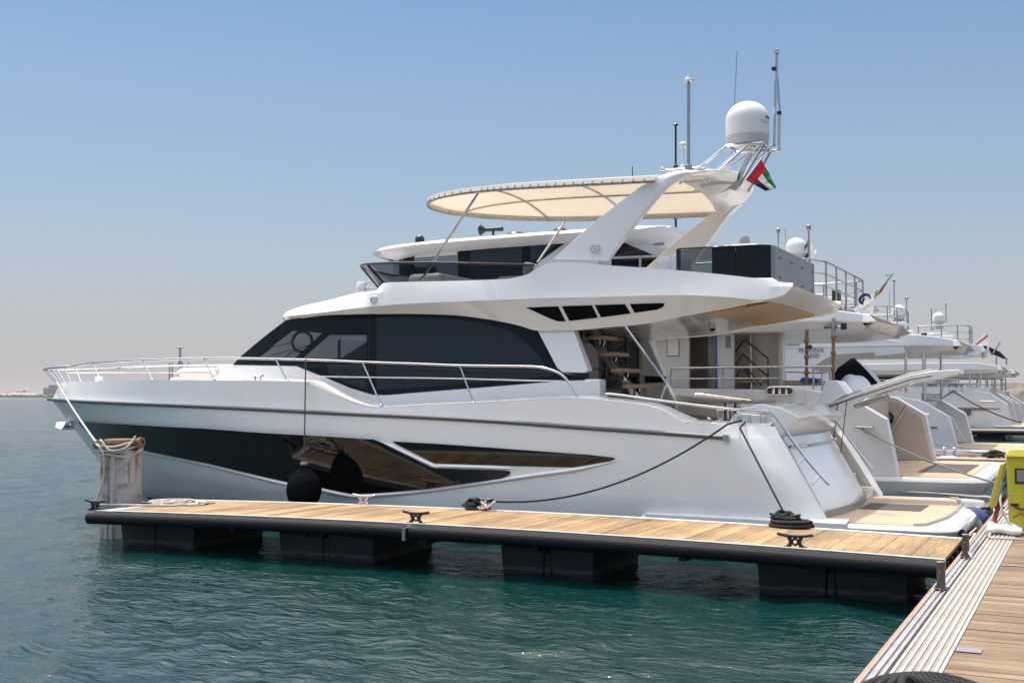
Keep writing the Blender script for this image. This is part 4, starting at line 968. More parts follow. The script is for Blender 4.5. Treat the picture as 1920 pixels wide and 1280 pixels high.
for t in (-.36, .36):
    m.tube([(r[0][0], YC + t * HA, bz(r[0][0], t * HA / max(.3, (r[-1][1] - r[0][1]) / 2), max(.3, (r[-1][1] - r[0][1]) / 2)) - .035) for r in rows if (r[-1][1] - r[0][1]) / 2 > abs(t) * HA * 1.02], .018, 8)
m.build('bimini_frame', 'dull_steel', bi, smooth=60)
m = MB(); acc = 0
for a, b in zip(edge, edge[1:]):
    acc += (b - a).length
    if acc > .13:
        acc = 0; d = (b - a).normalized() * .03; q = Vector((b.x, YC + (b.y - YC) * 1.006, b.z - .07)); m.tube([q - d + Vector((0, 0, .04)), q + Vector((0, (q.y - YC) * .004, 0)), q + d + Vector((0, 0, -.03))], .012, 5)
m.build('lacing', 'white_rope', bi, smooth=0)
def pole(a, b, r=.024):
    m = MB(); m.tube([a, b], r, 10); return m.build('bimini_pole', 'steel', bi)
pole(P(896, 362, y=YC - HA + .05), P(788, 528, y=YC - 1.75)); pole(P(1060, 416, y=YC + HA - .05), P(1008, 492, y=YC + 1.75))
# ------------------------------------------------------------------ rails, cockpit fittings of the white yacht
yb = lambda x: YC - max(0, b_she(x) - .12)
def onrail(px, py): return hit(px, py, lambda x, z: yb(max(-19.6, x)))
top_px = [(140, 685.5), (174, 680.5), (220, 677.5), (267, 675), (320, 673), (381, 671.5), (450, 671.5), (517, 673), (600, 675), (680, 678.5), (770, 681.5), (862, 685), (980, 686.5), (1012, 688.5), (1036, 694), (1054, 703), (1068, 719), (1077, 733), (1083, 746)]
tops = [onrail(*q) for q in top_px]
x0_ = tops[0].x; z0_ = tops[0].z
nose = []
for k in range(9):                                       # round the bow from the near rail to the far rail
    a = R(90 * k / 8); yy = tops[0].y; h = YC - yy
    nose.append(Vector((x0_ - (x0_ + 20.05) * math.cos(a) * -1 * -1 if False else x0_ + (-20.1 - x0_) * math.cos(a), YC - h * math.sin(a), z0_ - .07 * math.cos(a))))
tl = smoothline(nose[:-1] + tops, 4)
m = MB(); m.tube(tl, .021, 10); m.tube([(p.x, 2 * YC - p.y, p.z) for p in tl], .021, 10); br = m.build('bow_rail', 'steel', B1, smooth=60)
st_px = [((174, 681), (188, 716)), ((267, 675), (285, 713)), ((381.5, 672), (403, 712)), ((517, 673), (539, 715)), ((680, 679), (715, 760)), ((862, 685), (888, 755))]
for a, b in st_px:
    p, q = onrail(*a), onrail(*b); q.z = max(q.z, z_she(q.x) - .0)
    for s in (0, 1):
        m = MB(); pp = [p, q] if s == 0 else [(v.x, 2 * YC - v.y, v.z) for v in (p, q)]; m.tube(pp, .016, 8); m.lathe([(.035, -.02), (.035, .01), (.02, .03)], pp[1], 10); m.build('stanchion', 'steel', br, smooth=60)
m = MB()
for dx, dy in ((-20.03, .04), (-19.98, .16), (-19.85, .3)):
    for s in (-1, 1): m.tube([(dx + .05, YC + s * dy * 1.6, z0_ - .05), (dx + .32, YC + s * dy * 1.2, 2.66)], .015, 8)
ml = [onrail(*q) for q in ((537, 704), (620, 706), (708, 707.5), (800, 708.5), (875, 710), (980, 713), (1056, 714.5))]
ml2 = [Vector((x, YC + .0 + b_she(x) - .12, z_she(max(-19.3, x)) + .22)) for x in [-19.6 + 7.6 * k / 24 for k in range(25)]]
m.tube(ml, .012, 8); m.tube([(p.x, 2 * YC - p.y, p.z) for p in ml], .012, 8); m.tube(ml2, .012, 8)
m.build('mid_rail', 'steel', br, smooth=60)
def bolt_cleat(px, py, name='deck_cleat'):
    p = onrail(px, py); m = MB()
    for s in (-1, 1): m.tube([(p.x + s * .05, p.y, p.z), (p.x + s * .07, p.y, p.z + .08), (p.x + s * .11, p.y, p.z + .1)], .018, 6)
    m.build(name, 'steel', B1)
bolt_cleat(484, 714); bolt_cleat(1340, 796)
# aft quarter rail
qy = lambda x, z: YC - 2.34
qr = [hit(a, b, qy) for a, b in ((1137, 752), (1137, 743), (1143, 738), (1240, 751), (1320, 761), (1385, 768), (1428, 770.5), (1440, 776), (1455, 795), (1500, 858), (1528, 893), (1545, 912))]
for i in range(6, 12): qr[i].y += .22 + .03 * (i - 6)
m = MB(); L_ = smoothline(qr, 3); m.tube(L_, .021, 10); m.tube([(p.x, 2 * YC - p.y, p.z) for p in L_], .021, 10)
for i in (9, 10): m.tube([qr[i], qr[i] + Vector((-.08, -.15, -.12))], .014, 8)
m.tube([hit(a, b, qy) for a, b in ((1385, 776), (1425, 779))], .014, 8); split_pair(m.build('quarter_rail', 'steel', B1, smooth=60), YC)
# bollard tray on the quarter
p = hit(1400, 797, qy); m = MB()
for dx in (-.19, .0, .2): m.lathe([(.05, 0), (.045, .03), (.04, .13), (.06, .155), (.06, .17), (.02, .175)], (p.x + dx, p.y + .12 + abs(dx) * .3, p.z), 14)
m.box((p.x - .35, p.y, p.z - .02), (p.x + .32, p.y + .35, p.z)); m.build('quarter_bollard', 'steel', B1, smooth=40)
# hatch coaming strips on the side deck
m = MB()
for o in (0, .1):
    a, b = hit(1215, 758, qy), hit(1300, 790, qy); m.prism([(a.x + o * .6, a.y + .1 + o, a.z + .01), (b.x, b.y + .1 + o, b.z + .01), (b.x, b.y + .16 + o, b.z + .01), (a.x + o * .6, a.y + .16 + o, a.z + .01)], (0, 0, .02))
m.build('deck_slat', 'gelcoat', B1)
# cockpit table
tp0 = P(1390, 750, y=YC - .2); tx, tz = tp0.x - .15, tp0.z
m = MB(); m.box((tx - .62, YC - .95, tz - .05), (tx + .55, YC + .55, tz)); tb_ = m.build('cockpit_table', 'pale_wood', B1, bevel=.015)
m = MB()
for dy in (-.5, .1): m.lathe([(.13, 1.3), (.06, 1.35), (.06, tz - .05)], (tx, YC + dy, 0), 14)
m.build('table_leg', 'steel', tb_, smooth=40)
# inner cockpit sofa on the far side, and forward side console
m = MB(); m.box((-5.0, YC + 1.45, 1.3), (-3.4, YC + 2.25, 1.78)); m.box((-5.0, YC + 2.05, 1.78), (-3.4, YC + 2.3, 2.12)); m.build('side_sofa', 'cushion', B1, bevel=.05)
m = MB(); q = [(1104, 713), (1112, 722), (1116, 770), (1085, 770)]; m.box((-6.0, YC - 2.0, 1.3), (-5.72, YC - 1.72, 2.62)); m.build('corner_locker', 'gelcoat', B1, bevel=.03)
# stairs to the flybridge
tread_px = [(1101, 633, 1156), (1123, 663.5, 1178), (1145, 693.5, 1200), (1167, 723, 1221), (1190, 754, 1243)]
str_pts = []; sta = None
for i, (xl, yy, xr) in enumerate(tread_px):
    c_ = P((xl + xr) / 2, yy, y=YC - 1.1); hw = .3; m = MB()
    m.box((c_.x - .14, c_.y - hw, c_.z - .045), (c_.x + .17, c_.y + hw, c_.z + .02)); str_pts.append(c_)
    if sta is None:
        k0 = c_; 
        mm = MB(); d = (P(1216, 754, y=YC - 1.1) - c_); 
        for dy in (-.05, .05): mm.prism([(c_.x - .35, c_.y + dy - .02, c_.z + .3 - .02), (c_.x + d.x * 1.5, c_.y + dy - .02, c_.z + d.z * 1.5), (c_.x + d.x * 1.5 - .1, c_.y + dy - .02, c_.z + d.z * 1.5 - .06), (c_.x - .45, c_.y + dy - .02, c_.z + .3 - .06)], (0, .025, 0))
        sta = mm.build('staircase', 'steel', B1)
    m.build('stair_tread', 'teak_tread', sta, bevel=.008)
    mm = MB()
    for s in (-1, 1): mm.tube([(c_.x, c_.y + s * .12, c_.z - .04), (c_.x - .03, c_.y + s * .04, c_.z - .22)], .02, 8)
    mm.build('tread_bracket', 'steel', sta)
m = MB(); b1, b2, b3 = (P(a, b, y=YC - 1.95) for a, b in ((1172, 611), (1250, 718), (1238, 752))); m.tube([b1, b2, b3], .022, 8); m.build('cockpit_brace', 'steel', B1, smooth=60)
m = MB(); m.box((-5.98, YC - 1.6, 1.9), (-5.5, YC - .3, 2.25)); m.build('wet_bar', 'interior', B1, bevel=.03)
# foredeck sun pad, trunk and windlass
m = MB(); tr_ = []
for i in range(20):
    x = -15.6 + 2.6 * i / 19; w = 1.35 * min(1, ((x + 15.75) / .7)) ** .5; z = min(2.8, 2.62 + .5 * (x + 15.6)) + .05 * (x + 15.6) / 3
    tr_.append([(x, YC - w - .06, 2.5), (x, YC - w, z - .03), (x, YC - w * .9, z), (x, YC, z + .03), (x, YC + w * .9, z), (x, YC + w, z - .03), (x, YC + w + .06, 2.5)])
m.grid(tr_); m.add(tr_[0], [tuple(range(7))]); m.build('foredeck_trunk', 'gelcoat_cream', B1, smooth=40)
def cushion(a, b, z, h, w0, w1, name='sun_pad'):
    m = MB(); rr = []
    for i in range(13):
        t = i / 12; x = a + (b - a) * t; e = (1 - abs(2 * t - 1) ** 8); w = (w0 + (w1 - w0) * t) * (1 if 0 < i < 12 else .98)
        rr.append([(x, YC - w, z), (x, YC - w, z + h * .5 * e), (x, YC - w * .93, z + h * e), (x, YC, z + h * e * 1.08), (x, YC + w * .93, z + h * e), (x, YC + w, z + h * .5 * e), (x, YC + w, z)])
    m.grid(rr); m.add(rr[0], [tuple(range(7))]); m.add(rr[-1], [tuple(range(7))]); m.build(name, 'cushion', B1, smooth=50)
cushion(-15.85, -15.4, 2.6, .13, .8, 1.1); cushion(-15.4, -14.2, 2.78, .14, 1.15, 1.35); cushion(-14.18, -13.5, 2.83, .13, 1.35, 1.45)
m = MB(); rr = []
for i in range(9):
    t = i / 8; x = -14.3 + 1.2 * t; rr.append([(x, YC + s * 1.55, 2.45 + (.08 + .42 * t) * (1 - abs(s) ** 4)) for s in [-1 + k / 6 for k in range(13)]])
m.grid(rr); m.build('scuttle', 'gelcoat', B1, smooth=50)
m = MB(); m.lathe([(.13, 0), (.12, .1), (.08, .14), (.1, .2), (.05, .22)], (-18.6, YC, 2.58), 16); m.build('windlass', 'steel', B1)
# anchor in its stem pocket
ap = P(125, 797, y=YC); m = MB(); m.tube([ap + Vector((.5, 0, .05)), ap + Vector((-.05, 0, -.03))], .045, 10)
m.hexa([ap + Vector((-.22, -.14, -.06)), ap + Vector((.05, -.2, -.1)), ap + Vector((.05, .2, -.1)), ap + Vector((-.22, .14, -.06))], [ap + Vector((-.3, -.03, .08)), ap + Vector((.05, -.05, .08)), ap + Vector((.05, .05, .08)), ap + Vector((-.3, .03, .08))])
m.build('anchor', 'steel', B1, bevel=.015)
# hull nameplate-like script inside the glass is only a reflection: nothing built there
# ------------------------------------------------------------------ aft flybridge wind screen block
x_ = -3.0; ya, yb_ = YC - 1.72, YC + 1.72
xg = P(1272, 480, y=ya).x; xc_ = P(1345, 480, y=ya + .3).x
m = MB(); zt0, zb0 = 4.68, 3.98
m.box((x_ - .03, ya + .3, zb0), (x_, yb_ - .3, zt0)); blk = m.build('aft_wind_panel', 'grey_panel', B1, bevel=.004)
m = MB()
for k in range(4):
    y = ya + .55 + k * .8
    for z in (4.2, 4.52):
        for dy in (-.05, .05): m.lathe([(.02, 0), (.018, .008)], (x_, y + dy, z), 8, axis=(1, 0, 0))
m.box((x_, yb_ - .42, zb0), (x_ + .004, yb_ - .405, zt0)); m.build('panel_bolt', 'dark_plastic', blk)
cor = [(x_ - .3 + .3 * math.sin(R(a)), ya + .3 - .3 * math.cos(R(a))) for a in range(0, 91, 10)]
m = MB(); m.grid([[(x_ - .55, ya, zb0)] + [(a, b, zb0) for a, b in cor[:7]], [(x_ - .55, ya, zt0)] + [(a, b, zt0) for a, b in cor[:7]]]); m.build('corner_glass', 'black_glass', blk, smooth=60)
m = MB(); m.grid([[(a, b, zb0) for a, b in cor[6:]], [(a, b, zt0) for a, b in cor[6:]]]); m.build('corner_panel', 'grey_panel', blk, smooth=60)
m = MB(); m.grid([[(xg, ya, zb0), (xc_, ya, zb0)], [(xg, ya, zt0 - .02), (xc_, ya, zt0)]]); m.build('side_glass', 'smoke', blk)
m = MB(); m.grid([[(xc_, ya, zb0), (x_ - .56, ya, zb0)], [(xc_, ya, zt0), (x_ - .56, ya, zt0)]]); m.build('dark_glass', 'black_glass', blk)
m = MB(); m.box((xg - .03, ya - .02, zb0), (xg + .03, ya + .02, zt0)); m.tube([(xg, ya, zt0), (x_ - .55, ya, zt0)], .012, 6); m.build('glass_frame', 'dark_plastic', blk)
m = MB(); m.box((xc_, ya + .25, zb0), (x_ - .25, yb_ - .1, zt0 - .06)); m.build('bar_cabinet', 'interior', blk, bevel=.03)
m = MB(); m.hexa([(xc_, ya + .06, zt0 + .003), (x_ - .2, ya + .06, zt0 + .003), (x_ - .1, yb_ - .2, zt0 + .003), (xc_, yb_ - .2, zt0 + .003)], [(xc_ + .1, ya + .2, zt0 + .05), (x_ - .3, ya + .2, zt0 + .05), (x_ - .3, yb_ - .3, zt0 + .05), (xc_ + .1, yb_ - .3, zt0 + .05)])
m.build('bar_top', 'gelcoat_cream', blk, bevel=.02)
m = MB(); p = P(1395, 516, y=YC - 1.95); m.hexa([(x_ - 1.3, YC - 1.84, 3.98), (x_ + .25, YC - 1.84, 3.98), (x_ + .3, YC + 1.84, 3.98), (x_ - 1.3, YC + 1.84, 3.98)], [(x_ - .6, YC - 1.76, 4.18), (x_ + .02, YC - 1.78, 4.15), (x_ + .02, YC + 1.78, 4.15), (x_ - .6, YC + 1.76, 4.18)]); m.build('aft_coaming', 'gelcoat', B1, bevel=.02)
# covered rolled pads standing beside it
for dx, hh in ((-.18, .62), (.08, .68)):
    p = P(1262, 505, y=YC - 1.45); m = MB(); m.lathe([(.13, -.12), (.17, .0), (.17, hh - .12), (.14, hh - .03), (.05, hh)], (p.x + dx, p.y + .15, 4.0 + .0), 18); m.build('rolled_cover', 'cover_white', B1, smooth=60)
# ------------------------------------------------------------------ radome tower on the arch
D = P(1402, 275, y=YC); Dx, Dz = D.x, D.z
m = MB(); m.lathe([(.3, .0), (.345, .02), (.36, .1), (.365, .17)], (Dx, YC, Dz), 40); m.build('radome_base', 'dome_grey', arch, smooth=50)
m = MB(); pr = [(.365, .17), (.37, .2), (.37, .44)] + [(.37 * math.cos(R(a)), .44 + .33 * math.sin(R(a))) for a in range(8, 90, 8)] + [(.02, .77), (.0, .77)]
m.lathe(pr, (Dx, YC, Dz), 40); rd = m.build('radome', 'dome_white', arch, smooth=60)
def wrap_text(body, size, ang, z, parent, mname, r=.3715):
    cu = bpy.data.curves.new('t', 'FONT'); cu.body = body; cu.size = size; cu.space_character = 1.15
    o = bpy.data.objects.new('t', cu); C.objects.link(o); dg_ = bpy.context.evaluated_depsgraph_get(); me = bpy.data.meshes.new_from_object(o.evaluated_get(dg_))
    C.objects.unlink(o); bpy.data.objects.remove(o)
    m = MB(); vs = []
    for v in me.vertices:
        a = ang + v.co.x / r; vs.append((Dx + r * math.cos(a), YC + r * math.sin(a), z + v.co.y))
    m.add(vs, [tuple(p.vertices) for p in me.polygons]); m.build('radome_lettering', mname, parent, smooth=0, recalc=False); bpy.data.meshes.remove(me)
wrap_text('TRAC', .085, R(-42), Dz + .33, rd, 'lettering')
m = MB(); 
for a0, a1, z0, z1 in ((-22, 3, .43, .47),):
    m.grid([[(Dx + .3716 * math.cos(R(a)), YC + .3716 * math.sin(R(a)), Dz + z) for a in range(a0, a1, 3)] for z in (z0, z1)])
m.build('radome_mark', 'logo_teal', rd)
m = MB(); za = zt_ + .05
def rod(mb, a, b, r=.022): mb.tube([a, b], r, 8)
ft = lambda px, py, y: P(px, py, y=y)
for s in (-1, 1):
    rod(m, (xt - .55, YC + s * .42, za), (Dx - .28, YC + s * .3, Dz - .02)); rod(m, (xt - .05, YC + s * .42, za), (Dx + .1, YC + s * .3, Dz - .02)); rod(m, (xt + .45, YC + s * .3, za - .1), (Dx + .34, YC + s * .26, Dz - .04))
    rod(m, (Dx - .3, YC + s * .3, Dz - .02), (Dx + .34, YC + s * .28, Dz - .02)); rod(m, (xt + .1, YC + s * .35, za + .1), (Dx + .3, YC + s * .26, Dz - .04), .018)
for x in (-.28, .1, .34): rod(m, (Dx + x, YC - .3, Dz - .02), (Dx + x, YC + .3, Dz - .02))
m.build('tower_frame', 'steel', arch, smooth=60)
m = MB(); m.lathe([(.32, 0), (.36, .05), (.36, .16), (.3, .24), (.0, .26)], (xt + .02, YC + .15, za - .02), 24); m.build('radar_dome', 'dome_white', arch, smooth=50)
# crescent-shaped bracket behind the tower
q = [(1352, 362), (1372, 347), (1381, 337), (1386, 318), (1395, 300), (1404, 285), (1411, 286), (1404, 300), (1397, 314), (1391, 330), (1386, 345), (1379, 357), (1368, 353)]
m = MB(); m.prism([P(a, b, y=YC - .45) for a, b in q], (0, .05, 0)); fin = m.build('tower_fin', 'dome_grey', arch, bevel=.006)
m = MB(); m.prism([P(a, b, y=YC - .453) for a, b in ((1383, 333), (1388, 320), (1387, 331), (1384, 341))], (0, -.004, 0)); m.build('fin_mark', 'navy', fin)
# twin mast pole
def px_tube(pts, y, r): return smooth_corner([P(a, b, y=y) for a, b in pts], r)
def smooth_corner(pts, r=.08):
    out = [pts[0]]
    for i in range(1, len(pts) - 1):
        a, b, c = pts[i - 1], pts[i], pts[i + 1]; u = (a - b).normalized(); v = (c - b).normalized()
        p, q = b + u * r, b + v * r
        out += [p.lerp(b, t).lerp(b.lerp(q, t), t) for t in (0, .25, .5, .75, 1)]
    return out + [pts[-1]]
m = MB()
m.tube(px_tube([(1395, 283), (1461, 283), (1461, 207), (1457, 148)], YC - .05, .06), .026, 10); m.tube(px_tube([(1420, 276), (1452, 276), (1454.5, 150)], YC + .1, .06), .024, 10)
a, b = P(1456, 152, y=YC), P(1456.5, 100, y=YC); m.tube([a, b], .024, 10); m.lathe([(.04, 0), (.045, .02), (.045, .08), (.03, .09)], b - Vector((0, 0, .02)), 12); mast = m.build('light_mast', 'steel', arch, smooth=50)
m = MB()
for px, py in ((1451, 129), (1461, 212)):
    p = P(px, py, y=YC - .05); m.box(p - Vector((.035, .03, .035)), p + Vector((.035, .03, .035)))
m.build('mast_lamp', 'dark_plastic', mast, bevel=.01)
def antenna(px, y0, y1, yy, r, mname, name='antenna', top=None, px1=None):
    a, b = P(px, y0, y=yy), P(px1 if px1 is not None else px, y1, y=yy); m = MB(); m.tube([a, b], r, 8)
    if top: m.lathe(top, b, 14)
    m.lathe([(r * 2.2, -.03), (r * 2.2, .05), (r, .07)], a, 10); return m.build(name, mname, arch, smooth=50)
antenna(1291, 316, 150, YC - 1.4, .028, 'dull_steel', top=[(.04, -.05), (.08, -.03), (.08, 0), (.05, .03), (.05, .06), (.03, .07)])
antenna(1267, 316, 234, YC - 1.2, .018, 'dark_plastic', top=[(.03, -.02), (.045, 0), (.02, .03)])
antenna(1281, 316, 272, YC - 1.3, .02, 'dome_white', top=[(.03, -.05), (.065, -.02), (.065, .02), (.03, .05)])
antenna(1372, 300, 97, YC + .6, .008, 'dull_steel', px1=1382)
m = MB(); p = P(1280, 318, y=YC - 1.35); m.tube([p + Vector((-.3, 0, 0)), p + Vector((.35, 0, 0))], .03, 8)
for s in (-.3, .33): m.lathe([(.03, 0), (.05, .04), (.055, .07)], p + Vector((s, -.02, .0)), 12, axis=(s, -.1, .1))
m.build('horn', 'steel', arch, smooth=50)
# ------------------------------------------------------------------ passerelle raised over the stern
yp = YC + 1.75
pp = [P(a, b, y=yp) for a, b in ((1545, 768), (1640, 735), (1712, 711), (1752, 704), (1803, 697))]
m = MB(); w = .42
lo_, hi_ = [], []
rr = []
for i, p in enumerate(pp):
    th = .07 if i < 4 else .035; rr.append([(p.x, yp - w, p.z - th), (p.x, yp + w, p.z - th), (p.x, yp + w, p.z + th), (p.x, yp - w, p.z + th)])
m.grid(rr, closed=True); m.add(rr[0], [(0, 1, 2, 3)]); m.add(rr[-1], [(0, 1, 2, 3)]); pas = m.build('passerelle', 'gelcoat', B1, bevel=.01)
m = MB(); m.tube([p + Vector((0, -w - .012, 0)) for p in pp[:4]], .014, 6); m.build('gangway_stripe', 'grey_rub', pas)
m = MB(); m.tube([p + Vector((0, -w + .04, .09)) for p in pp[:4]], .018, 8); m.tube([p + Vector((0, w - .04, .09)) for p in pp[:4]], .018, 8)
p = P(1640, 752, y=yp - .1); m.tube([p + Vector((-.35, 0, -.1)), p + Vector((.25, 0, .08))], .045, 10); m.build('gangway_rail', 'aluminium', pas)
m = MB(); q = [P(a, b, y=yp - w - .05) for a, b in ((1530, 766), (1548, 713), (1570, 713), (1588, 738), (1552, 758))]; m.prism(q, (0, .7, 0)); m.build('gangway_housing', 'gelcoat', pas, bevel=.015)
m = MB()
for a, b in (((1571, 755), (1563, 832)), ((1588, 750), (1574, 866))): m.tube([P(*a, y=yp - w), P(*b, y=yp - w - .25)], .008, 6)
m.build('lifting_wire', 'dark_plastic', pas)

# ------------------------------------------------------------------ national flag on the tower
def flag(name, corners, nu, nv, colour, label, cat, mats, wave=.05, n=Vector((0, -1, 0)), curl=1.5):
    ht, hb, ft_, fb = corners; m = MB(); g = []
    for i in range(nu + 1):
        u = i / nu; row = []
        for j in range(nv + 1):
            v = j / nv; p = ht.lerp(hb, v).lerp(ft_.lerp(fb, v), u)
            p = p + n * (wave * u * math.sin(u * 6.5 * curl + v * 3.1) + wave * .5 * u * math.sin(v * 7 + 2 * u)); row.append(p)
        g.append(row)
    for i in range(nu):
        for j in range(nv): m.add([g[i][j], g[i][j + 1], g[i + 1][j + 1], g[i + 1][j]], [(0, 1, 2, 3)], colour((i + .5) / nu, (j + .5) / nv))
    o = m.build(name, mats, None, smooth=70); return tag(o, label, cat)
uae = lambda u, v: 0 if u < .34 else (1 if v < .34 else (2 if v < .67 else 3))
UM = ['flag_red', 'flag_green', 'flag_white', 'flag_black']
fy = YC - .55
flag('national_flag', [P(1428, 300, y=fy), P(1397, 337, y=fy), P(1456, 350, y=fy), P(1437, 359, y=fy)], 24, 18, uae, 'red, green, white and black flag hanging under the white radome', 'flag', UM, .07)
m = MB(); m.tube([P(1398, 338, y=fy), P(1431, 294, y=fy)], .012, 8); m.build('flag_staff', 'steel', arch)

# ------------------------------------------------------------------ fenders and ropes
def rope(pts, r, mname, name, label, cat='rope', sag=0, group=None, n=26):
    pts = [Vector(p) for p in pts]
    if sag and len(pts) == 2:
        a, b = pts; pts = [a.lerp(b, k / n) - Vector((0, 0, sag * 4 * (k / n) * (1 - k / n))) for k in range(n + 1)]
    m = MB(); m.tube(pts, r, 8); o = m.build(name, mname, None, smooth=60); return tag(o, label, cat, group)
fp = P(570, 917, y=2.72); FR = .33
fe = empty('ball_fender', fp, 'black covered ball fender between the hull and the pier', 'fender')
m = MB(); m.lathe([(.0, -.32), (.1, -.31), (.2, -.26), (.27, -.16), (.3, -.03), (.285, .1), (.235, .21), (.15, .3), (.08, .36), (.055, .42), (.045, .46), (.0, .47)], fp, 28); m.build('fender_body', 'fender_cover', fe, smooth=60)
m = MB(); m.lathe([(.06, 0), (.075, .03), (.05, .07)], fp + Vector((0, 0, .4)), 14); m.build('fender_eye', 'grey_rub', fe)
rt = P(575, 674, y=2.72); rt = onrail(575, 674)
rope([fp + Vector((0, 0, .45)), Vector((rt.x, rt.y - .03, rt.z)), rt + Vector((0, .03, .02))], .012, 'black_rope', 'fender_line', 'thin black line holding the ball fender from the bow rail')
bowp = Vector((-19.55, YC - .33, 2.66)); pl = Vector((PX - .3, PY - .22, 1.52))
rope([bowp, pl], .019, 'white_rope', 'mooring_rope', 'taut white rope from the bow down to the steel pile', sag=.04)
m = MB()
for k in range(3):
    pts = []
    for i in range(40):
        a = 2 * math.pi * i / 39; pts.append((PX + .335 * math.cos(a), PY + .335 * math.sin(a), 1.40 + .05 * k + .05 * math.sin(a + k) + .03 * math.sin(3 * a + k)))
    m.tube(pts, .02, 7)
m.tube(smoothline([(PX - .34, PY - .1, 1.5), (PX - .1, PY - .37, 1.62), (PX + .1, PY - .36, 1.45), (PX + .3, PY - .2, 1.5), (PX + .36, PY - .05, 1.68)], 6), .02, 7)
m.tube(smoothline([(PX - .25, PY - .33, 1.55), (PX - .05, PY - .37, 1.42), (PX - .02, PY - .36, 1.1), (PX - .04, PY - .4, .85), (PX - .12, PY - .42, .62), (PX - .06, PY - .5, .57), (PX + .3, PY - .45, .575), (PX + .9, PY - .35, zdk(-12) + .02), (-11.9, 1.0, zdk(-11.9) + .02)], 8), .018, 7)
o = m.build('pile_lashing', 'white_rope', None, smooth=60); tag(o, 'off-white rope wound round the pile head and trailing down', 'rope')
# heap of pale rope on the deck
def heap(c, rx, ry, h, r, turns, mname, name, label, seed, n=200, flat=False):
    g = random.Random(seed); pts = []; a = 0
    if flat:
        for i in range(n):
            t = i / n; s = 1 - .72 * t; a = 2 * math.pi * turns * t; pts.append(Vector((c[0] + rx * s * math.cos(a), c[1] + ry * s * math.sin(a), c[2] + r)))
    else:
        key = []
        for i in range(int(turns * 5)):
            a += g.uniform(.7, 1.9) * (1 if g.random() < .8 else -1); s = g.uniform(.25, 1.05)
            key.append((c[0] + rx * s * math.cos(a), c[1] + ry * s * math.sin(a), c[2] + r + h * g.random() * (1.15 - s * .8)))
        pts = smoothline(key, 6)
    m = MB(); m.tube(pts, r, 7); o = m.build(name, mname, None, smooth=60); return tag(o, label, 'rope')
hc = P(315, 947, z=.57)
heap((hc.x, 1.35, zdk(hc.x) + .0), .6, .3, .09, .016, 10, 'white_rope', 'rope_heap', 'loose heap of pale rope on the pier decking near the pile', 4, 260)
tail = P(425, 939, z=.58)
rope([(hc.x + .5, 1.4, zdk(hc.x) + .02), (tail.x, 1.75, zdk(tail.x) + .015)], .013, 'grey_rope', 'rope_end', 'thin dark rope end lying straight on the decking beside the heap')
kc = CLEATS[4]; kc2 = CLEATS[5]
qb = hit(1392, 797, qy); qb.z += .07; qb.y -= .06
rope([qb, Vector((qb.x - .12, qb.y - .33, qb.z - .05)), ] + [Vector((qb.x - .12, qb.y - .33, qb.z - .05)).lerp(kc + Vector((.1, 0, .13)), k / 24) - Vector((0, 0, .35 * 4 * (k / 24) * (1 - k / 24))) for k in range(1, 25)], .015, 'black_rope', 'mooring_rope', 'long black stern line sagging to the cleat with black and white knots')
rope([qb + Vector((.06, 0, -.02)), Vector((qb.x + .06, qb.y - .3, qb.z - .1)), kc2 + Vector((0, 0, .15))], .015, 'black_rope', 'mooring_rope', 'short black stern line leading steeply down to the coiled cleat')
heap((kc.x - .12, kc.y, kc.z + .0), .26, .13, .17, .02, 7, 'black_rope', 'rope_knot', 'tangled black rope made fast on the far-edge cleat', 8, 200)
heap((kc.x + .13, kc.y - .02, kc.z + .0), .17, .12, .19, .017, 4, 'white_rope', 'rope_knot', 'white rope loops mixed with black rope on the far-edge cleat', 9, 130)
heap((kc2.x, kc2.y, kc2.z + .05), .2, .1, .15, .022, 9, 'black_rope', 'rope_knot', 'black rope wound thickly round the cleat at the stern quarter', 10, 200)
heap((kc2.x + .08, kc2.y - .02, kc2.z - .01), .29, .24, 0, .025, 6, 'black_rope', 'rope_coil', 'flat spiral coil of black rope below the wound cleat', 11, 220, True)
heap((kc2.x + .08, kc2.y - .02, kc2.z + .04), .27, .22, 0, .025, 5, 'black_rope', 'rope_coil', 'upper layer of black rope spiral below the wound cleat', 12, 220, True)
# big black hawser lying on the boardwalk in the near corner
hp = P(1752, 1290, z=.6); m = MB()
for k in range(4):
    g = random.Random(30 + k); m.tube(smoothline([(hp.x - .42 + .1 * k, hp.y - .35 - .05 * k, .6), (hp.x - .3 + .05 * k, hp.y + .02 - .07 * k, .62 + .02 * k), (hp.x, hp.y + .06 - .08 * k, .66), (hp.x + .3, hp.y - .04 - .06 * k, .63), (hp.x + .5 - .1 * k, hp.y - .35, .6), (hp.x + .1, hp.y - .6, .6)], 8), .028, 8)
o = m.build('hawser', 'black_rope', None, smooth=60); tag(o, 'thick black hawser heaped on the boardwalk edge in front', 'rope')
# round blue and white buoy fender off the platform corner
bp_ = P(1836, 985, z=.35); bp_.x = min(bp_.x, -.34)
be = empty('ball_fender', bp_, 'blue and white ball fender floating off the swim platform corner', 'fender')
m = MB(); ax = Vector((-.62, -.55, -.35)).normalized(); prof = [(.29 * math.cos(R(a)), .29 * math.sin(R(a))) for a in range(-88, 89, 8)]
m.lathe([q for q in prof if q[1] <= .02], bp_, 24, axis=ax); m.build('fender_half', 'blue_fender', be, smooth=70)
m = MB(); m.lathe([q for q in prof if q[1] <= .02], bp_, 24, axis=-ax); m.build('fender_half', 'fender_white', be, smooth=70)
rope([bp_ + Vector((.12, .1, .25)), (.0, bp_.y + .3, .62), (.08, bp_.y + .5, .6)], .02, 'black_rope', 'fender_line', 'short dark line from the blue fender to the boardwalk')
